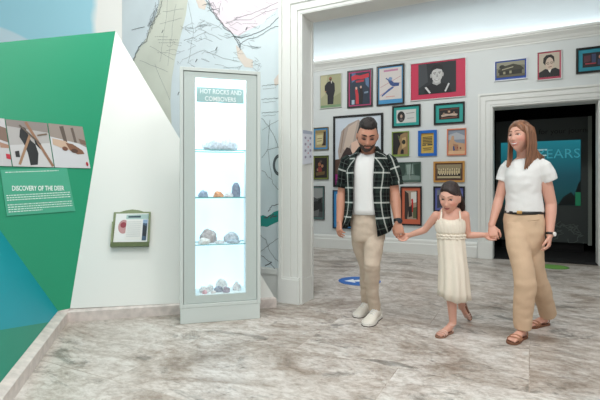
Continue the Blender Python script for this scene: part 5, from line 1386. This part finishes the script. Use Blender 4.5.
# ================================================================ THE WOMAN
def build_woman():
    global OFF; OFF = 0.5
    d0 = 3.50
    t = thing('person', 'smiling woman with long auburn hair in a white tee and tan trousers', 'person', (1.78, 3.5, 0))
    SK = skin('woman_skin', (0, 0, 0)); base = (214, 162, 142)
    hd = Head(P(519.6, 137.2, 3.46), -54, -2, -2, 0.97, jaw=0.34, cheek=1.3, skin_mat=mat('woman_lid', (212, 160, 140), 0.5))
    yaw = -34; SD = V((math.cos(math.radians(yaw)), math.sin(math.radians(yaw)), 0))
    bm = bmesh.new(); hd.skull(bm)
    tube(bm, [P(524, 168, 3.52), P(524, 158, 3.51), P(523, 147, 3.49)], [(.08, .06), (.049, .052), (.047, .052)])
    tr = [(164, 511, 537, .06), (170, 507, 540, .085), (182, 507.5, 539.5, .095), (198, 508.5, 538.5, .088), (212, 507, 540, .095), (226, 507.5, 540.5, .09), (238, 510, 539, .08)]
    tube(bm, [row(y, a, b, d0)[0] for y, a, b, _ in tr], [(solve_a(row(y, a, b, d0)[1]*.98, dp, yaw), dp) for y, a, b, dp in tr], side=SD, seg=24)
    SL, SR = P(507.5, 169.5, 3.57), P(543, 170, 3.42)
    EL, ER = P(499.3, 198, 3.60), P(551.0, 204, 3.44)
    WL, WR = P(491.6, 225.5, 3.55), P(549.8, 235, 3.38)
    tube(bm, [SL, SL.lerp(EL, .5), EL], [.042, .041, .036]); tube(bm, [SR, SR.lerp(ER, .5), ER], [.044, .044, .040])
    tube(bm, [EL, EL.lerp(WL, .3), EL.lerp(WL, .75), WL], [.036, .037, .028, .024]); tube(bm, [ER, ER.lerp(WR, .3), ER.lerp(WR, .75), WR], [.040, .040, .030, .026])
    fg = hand(bm, WL, P(493.8, 238, 3.51)-WL, V((.45, .85, -.1)), .9, 1, (.3, .8, .7), .05, .6, .5)
    hand(bm, WR, P(548.5, 251, 3.36)-WR, V((-.8, .5, 0)), .9, -1, (.35, .5, .4), .05, .5, .5)
    HF, HB = P(515.5, 240, 3.47), P(533, 240, 3.52)
    KF, KB = P(523, 281, 3.37), P(538, 281, 3.55)
    AF, AB = P(522.5, 326, 3.44), P(548.5, 316, 3.77)
    AF.z = .10; AB.z = .095
    for H_, K_, A_ in ((HF, KF, AF), (HB, KB, AB)): tube(bm, [H_, H_.lerp(K_, .5), K_, K_.lerp(A_, .35), A_], [.06, .054, .044, .044, .033], seg=14)
    fF = Foot((1.735, 3.475, .014), (1.532, 3.30, .014), .245); fB = Foot((2.085, 3.79, .014), (1.885, 3.70, .014), .235)
    fF.bare(bm, AF, .034); fB.bare(bm, AB, .034)
    me = remesh(bm, 0.0042, 3, 0.5)
    paint(me, base, hd, [(0, -.055, .030, .0055, (196, 96, 96), .9), (0, -.0675, .024, .0055, (200, 104, 102), .9), (.046, -.022, .02, .02, (230, 150, 134), .6), (-.046, -.022, .02, .02, (230, 150, 134), .6), (0, -.03, .012, .012, (226, 158, 140), .4)])
    link_mesh('body', me, SK, t, True)
    hd.eyes(t, ('iris_hazel', (60, 46, 38)), (-.2, .05), .12, 1.05, 1.2, ('woman_brow', (120, 84, 64), .7), .037)
    bm = bmesh.new()
    pts = [hd.surf(x, -.0605+.006*(x/.024)**2, .0022) for x in np.linspace(-.024, .024, 9)]
    tube(bm, pts, [(.0042*(1-.8*abs(x/.024)**2), .002) for x in np.linspace(-.024, .024, 9)], side=V((0, 0, 1)), seg=8); obj('teeth', bm, mat('teeth', (240, 236, 230), 0.3), t, True)
    # long straight hair
    def hair_col():
        m = bpy.data.materials.new('auburn_hair'); m.use_nodes = True; nt = m.node_tree; b = nt.nodes['Principled BSDF']; N = nt.nodes
        tc = N.new('ShaderNodeTexCoord'); mp = N.new('ShaderNodeMapping'); mp.inputs['Scale'].default_value = (70, 70, 4); nt.links.new(tc.outputs['Object'], mp.inputs['Vector'])
        n = N.new('ShaderNodeTexNoise'); n.inputs['Scale'].default_value = 1.0; n.inputs['Detail'].default_value = 4; nt.links.new(mp.outputs['Vector'], n.inputs['Vector'])
        r = N.new('ShaderNodeValToRGB'); r.color_ramp.elements[0].position = .3; r.color_ramp.elements[0].color = lin((98, 64, 46)); r.color_ramp.elements[1].position = .72; r.color_ramp.elements[1].color = lin((160, 112, 82))
        nt.links.new(n.outputs['Fac'], r.inputs['Fac']); nt.links.new(r.outputs['Color'], b.inputs['Base Color']); b.inputs['Roughness'].default_value = .42
        return m
    M_h = hair_col()
    def hair(D, Q):
        x, y, z = Q[:, 0], Q[:, 1], Q[:, 2]
        line = .075-1.1*np.maximum(0, np.abs(x+.006)-.020)
        front = sm(-.006, .014, z-line)*sm(-.02, .0, z+.04)
        side = sm(-.020, .006, y+.012)
        m = np.maximum(front, side)*np.maximum(sm(-.055, -.03, z), sm(.02, .04, y)*sm(-.1, -.08, z))
        return -.006+m*(.017+.008*sm(.03, .11, z)+.012*sm(.0, .09, y))
    hd.shell(hair, 'hair', M_h, t, amp=.003)
    bm = bmesh.new(); rr = random.Random(21)
    def lock(p, r=.012): tube(bm, p, [r*.7, r, r, r*.95, r*.85, r*.35][:len(p)], seg=7)
    cr = lambda a, b: hd.w(a, b, .105)
    for k in range(34):            # near side: falls over the collar bone, tips above the chest
        f = k/33.0; j = rr.uniform(-1, 1)
        yb = -.050+.106*f
        tip = P(524.6+12*f+rr.uniform(-.8, .8), 169+rr.uniform(-2, 1.2)-2.5*abs(f-.35), 3.385+.045*f)
        lock([hd.w(.030+.01*j, -.012+.06*f, .112), hd.w(.074+.004*j, yb+.006, .070), hd.w(.087+.004*j, yb+.008, .01), hd.w(.089+.004*j, yb+.014, -.06), hd.w(.082, yb+.018, -.12).lerp(tip, .3), tip], .011)
    for k in range(26):            # behind the near shoulder
        f = k/25.0
        tip = P(536+8.0*f+rr.uniform(-.8, .8), 167-9*f+rr.uniform(-1.5, 1), 3.47+.05*f)
        lock([hd.w(.02, .06+.02*f, .10), hd.w(.066-.03*f, .086+.014*f, .05), hd.w(.066-.02*f, .096+.012*f, -.02), hd.w(.064-.01*f, .098+.012*f, -.08), hd.w(.06, .1, -.12).lerp(tip, .5), tip], .017)
    for k in range(18):            # far side: a lock beside the cheek
        f = k/17.0
        tip = P(506.6+4.5*f+rr.uniform(-.5, .5), 167-1.5*f+rr.uniform(-1.5, 1), 3.47+.03*f)
        lock([hd.w(-.028, .0+.04*f, .112), hd.w(-.072, -.012+.05*f, .070), hd.w(-.083, -.008+.05*f, .005), hd.w(-.084, -.006+.045*f, -.06), hd.w(-.078, -.012+.04*f, -.115).lerp(tip, .35), tip], .010)
    for k in range(36):            # nape
        f = rr.uniform(-1, 1)
        lock([hd.w(.04*f, .09, .08), hd.w(.055*f, .112, .02), hd.w(.06*f, .112, -.06), hd.w(.07*f, .105, -.14), hd.w(.08*f, .11, -.19), hd.w(.085*f, .115, -.22)], .016)
    obj('long_hair', bm, M_h, t, True)
    # tee
    bm = bmesh.new()
    T = [(158.5, 514.5, 533, .060), (160, 510.5, 537.5, .072), (162.5, 507, 541.5, .086), (168, 504, 544, .105), (176, 503.6, 543, .122), (184, 504.5, 542, .124), (193, 505, 541.6, .112), (202, 504.5, 542.5, .108), (209, 504, 543.3, .110), (212, 504, 543.6, .110)]
    tube(bm, [row(y, a, b, d0)[0] for y, a, b, _ in T], [(solve_a(row(y, a, b, d0)[1], dp, yaw), dp) for y, a, b, dp in T], side=SD, seg=36, capr=.05)
    sl = [P(510.5, 163.8, 3.55), P(506.4, 167.6, 3.565), P(503.9, 174, 3.58), P(501.6, 181, 3.585)]; sr = [P(539, 163.4, 3.44), P(543.6, 166.8, 3.415), P(546.8, 173, 3.41), P(549.6, 180.5, 3.415)]
    tube(bm, sl, [.046, .051, .049, .047], seg=22, capr=.02); tube(bm, sr, [.048, .057, .059, .058], seg=22, capr=.02)
    me = remesh(bm, .006, 3, .5); crease(me, .007, (8, 8, 8), 5.0, .0035, (22, 22, 22))
    link_mesh('tshirt', me, M_tee, t, True)
    bm = bmesh.new(); c = P(523.7, 159.6, 3.497)
    tube(bm, ering(c+V((0, 0, -.006)), .068, .060, yaw, 33)+[ering(c+V((0, 0, -.006)), .068, .060, yaw, 33)[0]], [.006]*34, seg=8, cap=False); obj('neckband', bm, M_tee, t, True)
    # belt and trousers
    bm = bmesh.new(); c, w = row(212.4, 504, 543.4, d0); tube(bm, [c+V((0, 0, -.012)), c+V((0, 0, .012))], [(solve_a(w, .111, yaw), .111)]*2, side=SD, seg=36, capr=.03); bl = obj('belt', bm, mat('black_belt', (26, 24, 24), 0.4), t, True)
    bm = bmesh.new(); q = P(519.5, 212.4, 3.384); tube(bm, [q+V((-.014, .006, 0)), q+V((.014, -.004, 0))], [(.012, .004)]*2, side=V((0, 0, 1)), seg=8); obj('buckle', bm, mat('buckle_gold', (190, 150, 90), 0.3, metal=.7), bl, True)
    bm = bmesh.new()
    pel = [(213.8, 503.8, 543.6, .110), (222, 503, 545, .118), (232, 504, 545.3, .120), (240, 505.2, 544.8, .116), (247, 508, 543, .105), (252, 512, 540, .08)]
    tube(bm, [row(y, a, b, d0)[0] for y, a, b, _ in pel], [(solve_a(row(y, a, b, d0)[1], dp, yaw), dp) for y, a, b, dp in pel], side=SD, seg=32, capr=.4)
    tube(bm, [P(517, 224, 3.48), P(517.6, 238, 3.455), P(519.6, 251, 3.43), P(523, 266, 3.40), P(524.8, 282, 3.385), P(524, 300, 3.41), P(522.8, 316, 3.43), P(522.4, 328, 3.44)], [.075, .088, .084, .080, .079, .072, .065, .060], seg=20, capr=.03)
    tube(bm, [P(532, 224, 3.50), P(532.2, 238, 3.51), P(532, 251, 3.52), P(533.2, 266, 3.53), P(536.5, 280, 3.56), P(542, 292, 3.63), P(545.5, 304, 3.71), P(547.8, 313.5, 3.765)], [.08, .094, .090, .084, .078, .073, .068, .066], seg=20, capr=.03)
    me = remesh(bm, .006, 5, .5); crease(me, .009, (6, 6, 5), 8.0, .004, (13, 13, 20))
    link_mesh('trousers', me, M_wchino, t, True)
    for yy in (231.5,):
        bm = bmesh.new(); tube(bm, [P(528, 221, 3.36), P(535, 220.4, 3.35), P(541, 219.5, 3.39)], [(.003, .002)]*3, seg=6); obj('pocket_seam', bm, mat('seam_tan', (170, 142, 112), .9), t, True)
    # sandals
    M_p = mat('brown_straps', (172, 122, 92), 0.5); M_s2 = mat('brown_sole', (122, 80, 58), 0.6)
    for f, an in ((fF, AF), (fB, AB)):
        bm = bmesh.new(); f.sole(bm, -.055, .006, 1.06, .03); so = obj('sandal', bm, M_s2, t)
        for ta, tb, h, wd in ((.56, .66, .16, .020), (.66, .56, .165, .020), (.72, .80, .12, .018), (.80, .72, .125, .018)):
            bm = bmesh.new(); f.strap(bm, ta, h, wd, t2=tb); obj('strap', bm, M_p, so, True)
        bm = bmesh.new(); c = V(an).lerp(f.p(.2, 0, .16), .25); pts = [c+(f.f*math.cos(a)+f.r*math.sin(a))*.0355 for a in np.linspace(0, 2*PI, 17)]
        tube(bm, pts, [(.012*f.L, .018*f.L)]*17, side=f.u.cross(f.f), seg=8); obj('ankle_strap', bm, mat('dark_strap', (90, 62, 50), .5), so, True)
        bm = bmesh.new(); pts = [f.p(.12, -.135, .03), f.p(.03, -.10, .12), f.p(.0, 0, .2), f.p(.03, .10, .12), f.p(.12, .135, .03)]
        tube(bm, pts, [.018*f.L]*5, seg=8); obj('heel_strap', bm, M_p, so, True)
    # watch
    ax = (ER-WR).normalized(); w0 = WR+ax*.01
    bm = bmesh.new(); tube(bm, [w0-ax*.008, w0+ax*.008], [.030, .030], seg=20, capr=.05); wt = obj('watch', bm, M_black, t, True)
    bm = bmesh.new(); c = w0+V((.016, -.026, 0)); nrm = V((.5, -.85, 0)).normalized()
    tube(bm, [c, c+nrm*.008], [.019, .018], seg=18, capr=.1); obj('watch_case', bm, mat('watch_silver', (210, 200, 190), .25, metal=.5), wt, True)
    bm = bmesh.new(); tube(bm, [c+nrm*.006, c+nrm*.0105], [.0155, .0155], seg=18, capr=.05); obj('dial', bm, mat('white_dial', (240, 240, 238), .3), wt, True)
    bm = bmesh.new(); ra, rb = fg[2][1].lerp(fg[2][2], .42), fg[2][1].lerp(fg[2][2], .6); tube(bm, [ra, rb], [.0100, .0100], seg=14, capr=.05); obj('ring', bm, mat('gold', (214, 178, 120), 0.25, metal=.7), t, True)
    return t
build_man(); build_girl(); build_woman()
# ================================================================ CAMERA AND LIGHT
cam = bpy.data.cameras.new('camera'); co = bpy.data.objects.new('camera', cam); C.objects.link(co)
co.location = (0, 0, CH); co.rotation_euler = (PI/2, 0, 0)
cam.sensor_width = 36; cam.lens = 36*F/600.0; cam.shift_y = -(200-HZ)/600.0; cam.clip_start = 0.05
bpy.context.scene.camera = co

def area(name, loc, rot, sx, sy, power, col=(1, 1, 1)):
    l = bpy.data.lights.new(name, 'AREA'); l.shape = 'RECTANGLE'; l.size = sx; l.size_y = sy; l.energy = power; l.color = col
    o = bpy.data.objects.new(name, l); C.objects.link(o); o.location = loc; o.rotation_euler = rot
    return o
# ceiling lamps of the near hall, then an added frontal fill
WH = (1, 1.0, 0.975)
area('hall_lamp_and_fill', (-1.0, 1.6, 4.3), (0, 0, 0), 1.4, 1.4, 48, WH)
area('hall_lamp_and_fill', (1.7, 1.2, 4.3), (0, 0, 0), 1.4, 1.4, 60, WH)
area('hall_lamp_and_fill', (-1.6, -2.2, 4.3), (math.radians(-28), 0, math.radians(25)), 2.0, 1.6, 215, WH)  # unseen fill added behind the camera for frontal light
# added unseen fill that brightens the map and the painted wall
area('added_wall_fill', (-1.0, 3.3, 4.32), (math.radians(50), 0, math.radians(20)), 1.8, 0.3, 40, WH)
# strip lamp lying on the cornice, shining up into the cove
for a in (-2.9, 0.1, 3.1):
    p = PB.at(a, hcT-0.02, 0.07)
    area('cornice_lamp', p, (PI, 0, math.radians(-27)), 2.98, 0.05, 3.4, (0.86, 0.95, 1.0))
# ceiling lamps of the back gallery
for a in (-1.6, 1.4):
    area('gallery_lamp', PB.at(a, hC-0.06, 2.3), (math.radians(42), 0, math.radians(-27)), 1.4, 0.5, 40, (1.0, 1.0, 0.98))
# small lamp in the top of the display case
area('case_lamp', PC.at((ca0+ca1)/2, cht+0.012, -0.10), (math.radians(8), 0, math.radians(15)), 0.4, 0.1, 5.0, (0.88, 0.96, 1))
# added ambient world light, a fill through the hall's open side
w = bpy.data.worlds.new('world'); bpy.context.scene.world = w; w.use_nodes = True
w.node_tree.nodes['Background'].inputs[0].default_value = (0.95, 0.98, 1.0, 1); w.node_tree.nodes['Background'].inputs[1].default_value = 0.60
vs = bpy.context.scene.view_settings
vs.view_transform = 'Standard'; vs.look = 'None'; vs.gamma = 1.0; vs.exposure = 0.27; vs.use_curve_mapping = False
